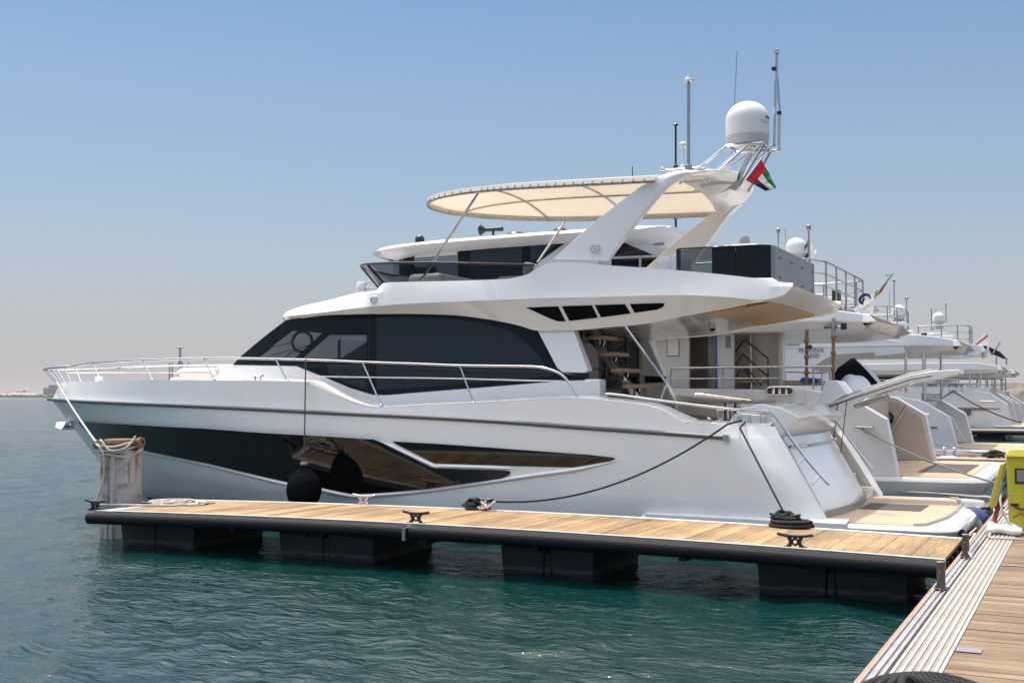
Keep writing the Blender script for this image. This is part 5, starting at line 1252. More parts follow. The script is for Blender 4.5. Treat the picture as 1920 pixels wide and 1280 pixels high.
# boat mat
mp_ = [P(a, b, z=PZ + .01) for a, b in ((1600, 947.5), (1732, 954), (1719, 965), (1640, 959))]
m = MB(); xa_, xb_ = -2.0, mp_[1].x; m.box((xa_, 5.6, PZ + .008), (xb_, 6.7, PZ + .016)); o = m.build('deck_mat', 'mat_grey', None, bevel=.003); tag(o, 'dark grey mat on the teak swim platform of the nearest yacht', 'mat')
hs = [P(a, b, z=PZ + .03) for a, b in ((1632, 892), (1650, 912), (1680, 920), (1760, 925), (1822, 930))]
rope(smoothline([(hs[0].x - .05, hs[0].y, 1.0)] + hs[1:] + [(-.2, 8.2, .58), (-.12, 7.2, .3), (.02, 6.0, .6), (.2, 5.6, .58)], 6), .018, 'white_rope', 'shore_cable', 'white shore cable laid along the platform edge to the boardwalk', 'cable')
# ------------------------------------------------------------------ the other yachts of the row
def plain_hull(root, y0, y1, xa, xb, zs_aft, zs_bow, pz):
    xa -= 1.0
    """y0..y1 beam, xa stern (hull end), xb bow; wing slopes at the quarter"""
    yc = (y0 + y1) / 2; hb = (y1 - y0) / 2; L = xa - xb; rows = []
    zsf = pchip([(xb, zs_bow), (xb + L * .4, (zs_bow * .7 + zs_aft * .3)), (xa - 3.0, zs_aft), (xa, zs_aft - .04)])
    def plan(x, tip, b, p=2.4, x0=None):
        x0 = xb + L * .5 if x0 is None else x0; t = min(1, max(0, (x0 - x) / (x0 - tip))); return b * max(0, 1 - t ** p) ** .9
    N = 60
    for i in range(N + 1):
        u = (i / N) ** 1.2; r = []
        for k, (tip, aft, zf, b, p) in enumerate(((xb + 2.6, xa + .1, lambda x: -.6, 0, 2), (xb + 2.1, xa + .1, lambda x: .15, hb * .93, 1.8), (xb + 1.5, xa + .1, lambda x: pz, hb * .985, 2.1), (xb + .5, xa + .06, lambda x: pz + (zsf(x) - pz) * .55, hb, 2.3), (xb + .0, xa - .0, zsf, hb * .99, 2.5))):
            x = tip + (aft - tip) * u; r.append((x, plan(x, tip, b, p) if b else 0, zf(x)))
        f = []
        for a, b in zip(r, r[1:]):
            for k in range(3): f.append(tuple(a[j] + (b[j] - a[j]) * k / 3 for j in range(3)))
        rows.append(f + [r[-1]])
    m = MB(); m.grid([[(x, yc - y, z) for x, y, z in r] for r in rows]); m.grid([[(x, yc + y, z) for x, y, z in r] for r in rows], flip=True)
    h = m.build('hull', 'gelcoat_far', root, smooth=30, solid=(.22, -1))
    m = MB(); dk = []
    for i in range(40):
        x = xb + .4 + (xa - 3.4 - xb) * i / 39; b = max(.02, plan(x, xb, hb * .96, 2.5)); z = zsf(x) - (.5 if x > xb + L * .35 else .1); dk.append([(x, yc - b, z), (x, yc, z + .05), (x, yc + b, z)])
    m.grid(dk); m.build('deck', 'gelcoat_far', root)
    m = MB(); bs = []
    for i in range(30):
        x = xb + 3 + (xa - xb - 3.0) * i / 29; b = plan(x, xb + 2.1, hb * .94, 1.8) + .012; bs.append([(x, yc - b, -.2), (x, yc - b - .005, .12)])
    m.grid(bs); m.build('boot_stripe', 'antifoul', root)
    return zsf
def platform(root, y0, y1, xa, xp, pz, teak='teak_far', mat_box=None, side='gelcoat_far'):
    m = MB(); a = rrect(xa - .8, xp - .15, y0 + .12, y1 - .12, .4, pz - .34); b = rrect(xa - .8, xp, y0, y1, .5, pz - .07); c = rrect(xa - .8, xp - .04, y0 + .04, y1 - .04, .48, pz); n = len(a)
    m.add(a + b + c, [tuple(range(n - 1, -1, -1)), tuple(range(2 * n, 3 * n))] + [(i + o, (i + 1) % n + o, (i + 1) % n + o + n, i + o + n) for o in (0, n) for i in range(n)])
    p = m.build('swim_platform', side, root, bevel=.01)
    m = MB(); m.prism(rrect(xa - .6, xp - .34, y0 + .32, y1 - .32, .35, pz + .001), (0, 0, .008)); m.build('platform_teak', teak, p, smooth=0)
    if mat_box:
        m = MB(); m.box((mat_box[0], mat_box[1], pz + .0105), (mat_box[2], mat_box[3], pz + .017)); m.build('platform_mat', 'mat_grey', p)
    return p
def overhang(root, y0, y1, xa, xb, zb, zt, name='upper_deck', rake=.5, top=None):
    """deck slab with an angular aft end: top edge, knuckle, lower edge"""
    yc = (y0 + y1) / 2; hb = (y1 - y0) / 2; rows = []
    for i in range(25):
        t = i / 24; x = xb + (xa - xb) * t; k = min(1, max(0, (xa - x) / 1.3)); b = hb * (1 - .18 * (1 - k) ** 2)
        zt_ = zt - (zt - zb) * .3 * (1 - k) ** 1.5; zb_ = zb + (zt - zb) * .12 * (1 - k)
        fr = min(1, (x - xb) / 1.5 + .15)
        rows.append([(x, yc - s * h * fr, z) for s, h, z in ((1, b - .07, zt_), (1, b, zt_ - (zt_ - zb_) * .62), (1, b - .16, zb_), (-1, b - .16, zb_), (-1, b, zt_ - (zt_ - zb_) * .62), (-1, b - .07, zt_))])
    m = MB(); m.grid(rows, closed=True); m.add(rows[0], [tuple(range(6))])
    a = rows[-1]; e = [(p[0] + (.3 if j in (1, 4) else (-.1 if j in (2, 3) else .1)), p[1], p[2]) for j, p in enumerate(a)]
    m.grid([a, e], closed=True); m.add(e, [tuple(range(6))])
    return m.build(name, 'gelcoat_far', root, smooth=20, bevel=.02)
def railing(root, pts, z0, z1, rails=3, every=1, r=.022, name='railing'):
    """posts at the given plan points, rails between them"""
    m = MB()
    for k in range(rails):
        z = z0 + (z1 - z0) * (k + 1) / rails; m.tube([(x, y, z) for x, y in pts], r if k == rails - 1 else r * .7, 8)
    o = m.build(name, 'dull_steel', root, smooth=60)
    for x, y in pts[::every]:
        m = MB(); m.tube([(x, y, z0), (x, y, z1)], r * .9, 8); m.build('rail_post', 'dull_steel', o, smooth=60)
    return o
def dome(root, c, d, poles=True):
    m = MB(); r = d / 2; m.lathe([(r * .85, 0), (r * .98, r * .3), (r, r * .5)], c, 24); m.build('radome_base', 'dome_grey', root, smooth=60)
    m = MB(); m.lathe([(r, r * .5), (r, r * 1.1)] + [(r * math.cos(R(a)), r * 1.1 + r * .95 * math.sin(R(a))) for a in range(10, 90, 10)] + [(.0, r * 2.05)], c, 24); m.build('radome', 'dome_white', root, smooth=60)
    m = MB(); m.lathe([(r * .5, -r * .9), (r * .35, -.02)], c, 12)
    for s in (-1, 1): m.tube([(c.x + s * r * .9, c.y, c.z - r), (c.x + s * r * .5, c.y, c.z)], .03, 6)
    m.build('radome_mount', 'dull_steel', root)
def whip(root, p, h, r=.02, mname='dull_steel', knob=True):
    m = MB(); m.tube([p, p + Vector((0, 0, h))], r, 6)
    if knob: m.lathe([(r, -.02), (r * 2.4, .03), (r * 2.4, .1), (r, .12)], p + Vector((0, 0, h)), 8)
    m.build('antenna', mname, root)
def px_prism(px, y, th, name, mname, root, bevel=.012):
    m = MB(); m.prism([P(a, b, y=y) for a, b in px], (0, th, 0)); return m.build(name, mname, root, bevel=bevel)
def px_tubes(lines, y, r, name, mname, root):
    m = MB()
    for l in lines: m.tube([P(a, b, y=y) for a, b in l], r, 8)
    return m.build(name, mname, root, smooth=60)

# ------------------------------------------------ second yacht: raised wheelhouse behind the first
Y0, Y1 = 9.25, 15.45; YC2 = (Y0 + Y1) / 2
B2 = empty('motor_yacht', (-10, YC2, 0), 'white raised-wheelhouse yacht directly behind the nearest one, covered tender on deck', 'yacht')
plain_hull(B2, Y0, Y1, -1.95, -22.4, 2.5, 2.8, .8)
platform(B2, Y0 - .15, Y1 + .15, -1.95, -.35, .84, mat_box=(-1.75, YC2 - 1.6, -.85, YC2 + 1.5))
# quarter wings: slab sides with a lit sloping cap
wing = [(-3.6, .6), (-1.9, .6), (-1.9, .86), (-2.1, 1.92), (-2.72, 2.3), (-3.6, 2.5)]
for y, th, mt in ((Y0 - .01, .32, 'gelcoat_far'), (Y1 - .35, .36, 'gelcoat_far')):
    m = MB(); m.prism([(x, y, z) for x, z in wing], (0, th, 0)); m.build('quarter_wing', mt, B2, bevel=.02)
m = MB(); m.prism([(x, Y1 - .37, z) for x, z in [(-3.3, .86), (-1.98, .86), (-2.2, 1.85), (-2.75, 2.2), (-3.3, 2.35)]], (0, .015, 0)); m.build('wing_shade_sheet', 'brown_shade', B2)  # brown sheet paints the shade on the far wing's white inner face
px_prism([(1690, 780), (1722, 785), (1741, 862), (1712, 864), (1697, 812)], Y1 - .0, .05, 'aft_side_panel', 'brown_shade', B2)  # shade on this side face is put into its brown colour
m = MB(); m.box((-3.2, Y0 + .6, .8), (-2.9, Y1 - .5, 2.35)); m.build('transom', 'brown_shade', B2, bevel=.03)  # transom colour likewise carries painted shade
px_tubes([[(1602, 800), (1637, 801)], [(1637, 798), (1637, 804)]], Y0 - .03, .018, 'side_grip', 'steel', B2)
# bulwark fairlead
p = P(1462, 733, y=Y0 - .02); f_ = MB(); pts = []
for a in range(0, 360, 15):
    ca, sa = math.cos(R(a)), math.sin(R(a)); pts.append((p.x + .26 * abs(ca) ** .5 * (1 if ca > 0 else -1), Y0 - .02, p.z + .08 * abs(sa) ** .5 * (1 if sa > 0 else -1)))
f_.tube(pts, .018, 8, closed=True); fl_ = f_.build('fairlead', 'steel', B2, smooth=60)
m = MB(); m.box((p.x - .25, Y0 - .018, p.z - .075), (p.x + .25, Y0 - .008, p.z + .075)); m.build('fairlead_pocket', 'interior', fl_)
m = MB()
for dx in (-.12, 0, .13): m.lathe([(.035, -.07), (.03, 0), (.035, .07)], (p.x + dx, Y0 - .03, p.z), 10)
m.build('fairlead_roller', 'steel', fl_)
# main deck house with door opening and stair recess (seen through the first yacht's cockpit)
WY = 9.95; zd = 2.0
def wx(px): return P(px, 690, y=WY).x
m = MB(); ztp = 3.72
for a, b in ((1150, 1292), (1343, 1376)): m.box((wx(a), WY, zd), (wx(b), WY + .1, ztp))
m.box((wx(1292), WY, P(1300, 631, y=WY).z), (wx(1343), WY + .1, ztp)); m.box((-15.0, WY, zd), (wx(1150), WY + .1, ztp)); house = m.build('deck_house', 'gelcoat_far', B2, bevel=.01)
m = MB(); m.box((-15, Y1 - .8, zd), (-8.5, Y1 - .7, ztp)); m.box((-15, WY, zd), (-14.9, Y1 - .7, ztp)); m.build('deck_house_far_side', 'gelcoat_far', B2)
m = MB(); m.box((wx(1292) - .6, WY + .9, zd), (wx(1343) + .05, WY + .95, ztp)); m.box((wx(1320), WY + .3, zd), (wx(1343), WY + .9, ztp)); m.build('doorway_lining', 'taupe', house)
m = MB(); m.box((wx(1341), WY - .03, zd), (wx(1345), WY - .001, ztp - .05)); m.build('masking_tape', 'blue_tape', house)
m = MB(); a, b = P(1250, 634, y=WY - .01), P(1274, 668, y=WY - .01); m.box((a.x, WY - .012, b.z), (b.x, WY - .001, a.z)); w_ = m.build('house_window', 'interior_mid', house)
m = MB(); m.box((a.x + .02, WY - .016, b.z + .02), (b.x - .02, WY - .0125, a.z - .02)); m.build('window_blind', 'cover_white', w_)
m = MB(); a, b = P(1360, 630, y=WY - .01), P(1370, 652, y=WY - .01); m.box((a.x, WY - .012, b.z), (b.x, WY - .001, a.z)); m.build('notice_panel', 'plate_grey', house)
# stair recess, cream return wall, black hand rails
m = MB(); m.box((wx(1376) - .45, WY + .45, zd), (wx(1396), WY + .5, ztp)); m.build('stair_recess', 'taupe', house)
m = MB(); m.box((wx(1390), WY + .8, zd), (wx(1452), WY + .86, ztp)); m.box((wx(1448), WY + .55, zd), (wx(1455), WY + .8, ztp)); m.build('stair_wall', 'gelcoat_cream', house)
px_tubes([[(1376, 664), (1393, 640), (1399, 639), (1440, 672), (1440, 722)], [(1376, 689), (1393, 664), (1440, 706)], [(1380, 708), (1394, 684), (1428, 722)], [(1394, 689), (1416, 722)]], WY + .4, .016, 'stair_handrail', 'dark_plastic', house)
m = MB(); m.box((wx(1378), WY + .2, 2.62), (wx(1425), WY + .55, 2.66)); m.box((wx(1376), WY + .2, 2.35), (wx(1412), WY + .55, 2.39)); m.build('stair_tread', 'teak_tread', house)
# bulwark rail
rz = [P(a, 690, y=Y0 + .15) for a in (1258, 1355, 1465, 1540, 1560)]; m = MB()
zt2 = rz[0].z
m.tube([Vector((p.x, p.y, zt2)) for p in rz], .022, 8); m.tube([Vector((p.x, p.y, zt2 - .22)) for p in rz[:3]], .015, 8); bro = m.build('bulwark_rail', 'dull_steel', B2, smooth=60)
for a in (1258, 1355, 1465, 1525, 1541, 1556):
    p = P(a, 690, y=Y0 + .15); m = MB(); m.tube([(p.x, p.y, zt2), (p.x, p.y, 2.45)], .018, 8); m.build('rail_post', 'dull_steel', bro)
px_tubes([[(1473, 722), (1473, 697), (1540, 699)]], 14.9, .02, 'far_rail', 'steel', B2)
# bench, blue cloth, covered tender on the aft deck
px_prism([(1465, 713), (1540, 713), (1540, 722), (1465, 722)], 10.6, .8, 'aft_bench', 'brown_shade', B2)
o = px_prism([(1500, 712), (1504, 707), (1530, 709), (1535, 715), (1500, 716)], 10.5, .5, 'folded_cloth', 'blue_tape', None); tag(o, 'blue folded cloth on the bench of the second yacht', 'cloth')
m = MB(); a = P(1562, 722, y=10.2); b = P(1628, 722, y=10.2); L_ = b.x - a.x; rr = []
for i in range(15):
    t = i / 14; e = math.sin(math.pi * min(1, t * 1.02 + .0)) ** .45 if 0 < t < 1 else .02; h = (P(1595, 691, y=10.2).z - a.z) * (e * (1 - .28 * max(0, t - .45)))
    rr.append([(a.x + L_ * t, 10.7 + .75 * s * max(.2, e), a.z - .1 + h * (1 - abs(s) ** 2.6) * (1 + .06 * math.sin(9 * t + 5 * s))) for s in [-1 + k / 7 for k in range(15)]])
m.grid(rr); o = m.build('covered_tender', 'cover_white', None, smooth=70); tag(o, 'lumpy white cover over gear on the second yacht aft deck', 'boat cover')
# bamboo-brown awning poles
for px, ya_, yb2 in ((1513, 604, 722), (1563, 596, 716)):
    a, b = P(px, ya_, y=Y0 + .3), P(px - 1, yb2, y=Y0 + .3); e = empty('awning_pole', b, 'brown varnished awning pole beside the teak ceiling corner' if px == 1513 else 'brown varnished awning pole nearer the flag, with small lamp arm', 'pole')
    m = MB(); m.tube([a.lerp(b, .28 if px == 1563 else .0), b], .032, 10)
    for t in (.3, .55, .8): q = a.lerp(b, t); m.lathe([(.03, -.05), (.05, -.02), (.05, .02), (.03, .05)], q, 10)
    m.build('pole_shaft', 'bamboo', e, smooth=60)
    if px == 1563: m = MB(); m.tube([a, a.lerp(b, .3)], .038, 10); m.build('pole_sleeve', 'dull_steel', e, smooth=60)
    if px == 1563: m = MB(); q = P(1545, 614, y=Y0 + .3); q2 = P(1582, 612, y=Y0 + .3); m.tube([q, q2], .016, 6); m.lathe([(.06, 0), (.06, .12), (.03, .13)], q2 - Vector((0, 0, .06)), 12); m.build('lamp_arm', 'dark_plastic', e)
    if px == 1513: m = MB(); q = P(1519, 650, y=Y0 + .22); m.lathe([(.03, -.04), (.045, 0), (.03, .04)], q, 8, axis=(1, 0, 0)); m.tube([q, Vector((b.x, Y0 + .3, q.z))], .02, 6); m.build('pole_cleat', 'dark_plastic', e)
# upper deck slab
overhang(B2, Y0 + .1, Y1 - .1, -2.62, -14.6, 3.62, 4.1)
# upper deck rail, curved corner
xr = -3.4; rail_pts = [(-6.5, Y0 + .3), (-5.2, Y0 + .3), (-4.2, Y0 + .32), (-3.6, Y0 + .5), (xr, Y0 + 1.1)] + [(xr, Y0 + 1.1 + k * (Y1 - Y0 - 1.9) / 4) for k in range(1, 5)] + [(-3.6, Y1 - .5), (-4.4, Y1 - .35), (-6.5, Y1 - .35)]
railing(B2, rail_pts, 4.05, 5.06, 4)
m = MB(); p = P(1570, 540, y=YC2); m.box((p.x - .1, YC2 - .12, 4.1), (p.x + .06, YC2 + .12, 4.65)); m.build('deck_locker', 'dark_plastic', B2, bevel=.02)
# wheelhouse: walls, dark wrap-round glass, roof
ph = pchip([(-14.6, .2), (-14.3, 1.1), (-13.7, 1.75), (-12.6, 2.15), (-11, 2.3), (-6, 2.3)])
wy_ = lambda x, z: YC2 - ph(x) + .08 * (z - 4.1)
rows = []
for i in range(40):
    x = -14.58 + 6.3 * i / 39; rows.append([(x, wy_(x, 4.05), 4.05), (x, wy_(x, 5.85), 5.85), (x, 2 * YC2 - wy_(x, 5.85), 5.85), (x, 2 * YC2 - wy_(x, 4.05), 4.05)])
m = MB(); m.grid(rows); m.add(rows[0], [(0, 1, 2, 3)]); m.add(rows[-1], [(0, 1, 2, 3)]); wh = m.build('wheelhouse', 'gelcoat_far', B2, smooth=40)
gp = [(738, 475), (760, 471), (867, 459), (960, 452), (1064, 446), (1066, 451), (1040, 470), (1010, 491), (990, 540), (738, 540)]
m = MB(); q = pxpoly(gp, wy_, 10); vs, fs = patch(q, wy_, .008, .3); m.add(vs, fs); m.add(mirror(vs, YC2), fs); wg = m.build('wheelhouse_glass', 'black_glass', wh, smooth=60)
for gp_, mt in (([(777, 474), (859, 467), (859, 500), (777, 502)], 'smoke_blue_pane'), ([(883, 465), (979, 458), (979, 540), (883, 540)], 'dark_pane'), ([(995, 457), (1052, 452), (1020, 476), (995, 492)], 'dark_pane'), ([(739, 481), (755, 479), (755, 500), (739, 500)], 'smoke_blue_pane'), ([(819, 500), (859, 498), (859, 540), (819, 540)], 'smoke_blue_pane')):
    if mt not in MATS: mat(mt, (.2, .24, .28) if mt.startswith('smoke') else (.014, .018, .024), .04)
    q = pxpoly(gp_, wy_, 10); vs, fs = patch(q, wy_, .012, .3); m = MB(); m.add(vs, fs); m.build('window_pane', mt, wg, smooth=60)
q = pxpoly([(779, 475), (857, 468.5), (857, 478), (779, 484)], wy_, 10); vs, fs = patch(q, wy_, .017, .3); m = MB(); m.add(vs, fs); m.build('roller_blind', 'cover_white', wg)
# roof slab with soft nose
rows = []
rh = pchip([(-15.0, .05), (-14.85, .9), (-14.45, 1.7), (-13.6, 2.4), (-12, 2.62), (-7.6, 2.62), (-6.9, 2.4), (-6.7, 2.1)])
zr = pchip([(-15.0, 5.93), (-13, 6.0), (-9, 6.04), (-6.2, 6.03), (-4.7, 6.0)])
for i in range(60):
    x = -14.98 + 8.26 * (i / 59); h = rh(x); z = zr(x); e = min(1, (x + 15.1) / 1.2) * min(1, (-6.6 - x) / .8 + .25)
    rows.append([(x, YC2 - s * w, zz) for s, w, zz in ((1, 0, z + .03), (1, h * .8, z), (1, h * .97, z - .07), (1, h, z - .14 * e), (1, h * .92, z - .3 * e), (1, 0, z - .32 * e), (-1, h * .92, z - .3 * e), (-1, h, z - .14 * e), (-1, h * .97, z - .07), (-1, h * .8, z))])
m = MB(); m.grid(rows, closed=True); m.add(rows[0], [tuple(range(10))]); m.add(rows[-1], [tuple(range(10))]); hr = m.build('hardtop', 'gelcoat_far', B2, smooth=45)
p = P(1235, 436, y=YC2 - 1.2); m = MB(); m.lathe([(.13, 0), (.12, -.02), (.05, -.025)], (p.x, p.y, zr(p.x) - .31), 20); m.build('roof_speaker', 'taupe', hr)
# aft glazing and rail beneath the hardtop
px_prism([(1146, 470), (1170, 455), (1230, 480), (1236, 500), (1146, 502)], YC2 - 1.7, .05, 'aft_glazing', 'black_glass', wh)
px_tubes([[(1135, 484), (1240, 480)], [(1200, 482), (1200, 503)]], YC2 - 2.2, .03, 'aft_rail', 'dull_steel', wh)
# lamps, horns and domes along the hardtop
def top_px(px, base, shape, name, mname='dark_plastic'):
    p = P(px, base, y=YC2 - 1.2); p = Vector((p.x, YC2 - 1.2, zr(p.x) - .02)); m = MB(); m.lathe(shape, p, 16); m.build(name, mname, hr, smooth=50)
top_px(787, 448, [(.12, 0), (.11, .12), (.12, .25), (.08, .32), (.0, .34)], 'searchlight'); top_px(812, 446, [(.03, 0), (.03, .09), (.14, .1), (.12, .14), (.0, .17)], 'antenna')
top_px(967, 432, [(.28, 0), (.26, .1), (.18, .2), (.0, .24)], 'searchlight'); top_px(1050, 424, [(.2, 0), (.17, .16), (.1, .24), (.0, .25)], 'searchlight')
p = P(925, 430, y=YC2 - 1.2); m = MB(); m.lathe([(.06, -.24), (.05, -.1), (.05, .2), (.14, .32), (.14, .34)], p, 14, axis=(-1, -.1, 0)); m.tube([p, p + Vector((0, 0, -.3))], .03, 6); m.build('horn', 'dark_plastic', hr)
whip(hr, Vector((P(1267, 416, y=YC2).x, YC2, 6.1)), .35, .03, 'dark_plastic'); whip(hr, P(1186, 360, y=YC2), .6, .012, 'dark_plastic', False)
m = MB(); m.box((-6.0, YC2 - .3, 5.0), (-4.9, YC2 + .3, 5.2)); m.box((-5.6, YC2 - .25, 4.1), (-5.3, YC2 + .25, 5.0)); dp = P(1493, 478, y=YC2); m.box((dp.x - .4, YC2 - .4, dp.z - .2), (dp.x + .4, YC2 + .4, dp.z - .14)); m.tube([(dp.x - .2, YC2, 4.1), (dp.x - .1, YC2, dp.z - .15)], .06, 8); m.build('antenna_platform', 'gelcoat_far', B2)
dome(B2, dp + Vector((0, 0, -.1)), .47); whip(B2, P(1460, 500, y=YC2), .75, .018); whip(B2, P(1473, 500, y=YC2), .85, .008, knob=False); whip(B2, P(1517, 495, y=YC2 - .1), .75, .022)
fy2 = YC2 - .1
flag('national_flag', [P(1516, 446, y=fy2), P(1516, 482, y=fy2), P(1508, 466, y=fy2), P(1510, 486, y=fy2)], 10, 10, uae, 'furled red and black flag on the mast beside the smaller white dome', 'flag', UM, .03)
flag('pennant', [P(1518, 449, y=fy2), P(1518, 476, y=fy2), P(1531, 470, y=fy2), P(1526, 482, y=fy2)], 8, 8, lambda u, v: 0, 'small white pennant behind the furled flag on the mast', 'flag', ['flag_white'], .03)
# bow staff of the second yacht
bs = P(338, 690, y=YC2); m = MB(); m.tube([bs - Vector((0, 0, .5)), bs + Vector((0, 0, .18))], .07, 10); m.tube([bs, P(338, 652, y=YC2)], .035, 10); q = P(338, 651, y=YC2); m.tube([q + Vector((-.14, 0, 0)), q + Vector((.14, 0, 0))], .015, 6)
for dx in (-.4, -.3, .3): m.tube([bs + Vector((dx, 0, -.5)), bs + Vector((dx, 0, .15))], .025, 6)
m.build('bow_staff', 'dull_steel', B2, smooth=50)
# far rail and post just ahead of the wheelhouse
p = P(677, 552, y=YC2); m = MB(); m.lathe([(.1, -.3), (.1, .05), (.13, .08), (.13, .28), (.08, .34)], p, 14); m.build('deck_light', 'dome_white', B2, smooth=40)
px_tubes([[(676, 534), (690, 529), (716, 528)], [(683, 542), (700, 541), (716, 542)], [(709, 528), (709, 548)]], YC2, .02, 'wheelhouse_rail', 'dull_steel', B2)
# flag with swirl mark, on a raked staff
sy = YC2 + .6
a, b = P(1604, 602, y=sy), P(1670, 517, y=sy); e = empty('flag_staff', a, 'raked flag staff with flat cap at the second yacht stern', 'flag staff'); m = MB(); m.tube([a, b], .03, 8); m.build('staff', 'dull_steel', e)
m = MB(); m.prism([P(*q, y=sy) for q in ((1660, 515), (1675, 513), (1668, 520), (1663, 520))], (0, .12, 0)); m.build('staff_cap', 'aluminium', e)
wf = flag('house_flag', [P(1640, 545, y=sy - .05), P(1599, 580, y=sy - .05), P(1638, 590, y=sy - .05), P(1617, 597, y=sy - .05)], 16, 16, lambda u, v: 0, 'large white flag with navy swirl mark on the raked stern staff', 'flag', ['flag_white'], .05)
m = MB(); 
def arcpx(cx, cy, rx, ry, a0, a1, y, rot=0):
    out = []
    for k in range(13):
        t = R(a0 + (a1 - a0) * k / 12); u, v = rx * math.cos(t), ry * math.sin(t); out.append(P(cx + u * math.cos(rot) - v * math.sin(rot), cy + u * math.sin(rot) + v * math.cos(rot), y=y))
    return out
sw = sy - .17
for arc, r0 in ((arcpx(1622, 561.5, 10.5, 8.5, 140, 400, sw, -.6), .035), (arcpx(1628, 565, 11, 9, 180, 262, sw, -.6), .03)):
    n_ = len(arc); rr = []
    for k, p in enumerate(arc):
        w_ = r0 * math.sin(math.pi * (k + .6) / (n_ + .2)) ** .7; c_ = P(1623, 562, y=sw); d_ = (p - c_).normalized(); rr.append([p - d_ * w_, p + d_ * w_])
    m.grid(rr)
m.build('swirl_mark', 'navy', wf, smooth=0, solid=(.004, 0))
flag('national_flag', [P(1668, 522, y=sy), P(1640, 548, y=sy), P(1655, 545, y=sy), P(1641, 558, y=sy)], 12, 10, lambda u, v: 1 if (v > .75 and u < .6) else (2 if u < .3 else 0), 'folded red and green flag at the top of the raked stern staff', 'flag', UM, .04)
# B2 stern lines
for k, (a, b) in enumerate((((1601, 796), (1868, 905)), ((1604, 800), (1770, 872)))):
    rope([P(*a, y=Y0), P(*b, y=Y0 + (-.4 if k == 0 else 1))], .016, 'grey_rope', 'mooring_rope', ('long grey rope from the second yacht quarter to the boardwalk', 'shorter grey rope crossing the second yacht platform')[k], sag=.1)

px_tubes([[(1700, 758), (1668, 812)]], Y1 - .6, .035, 'gas_strut', 'dull_steel', B2)
m = MB(); p = P(1663, 783, y=Y1 - .4); m.tube([p + Vector((.13 * math.cos(R(a)), 0, .13 * math.sin(R(a)))) for a in range(0, 360, 24)], .035, 6, closed=True); m.build('hose_reel', 'dark_plastic', B2)
m = MB()
for z in (1.15, 1.5): m.box((-2.88, Y0 + 1.2, z), (-2.875, Y1 - 1.6, z + .012))
m.build('garage_seam', 'grey_rub', B2)
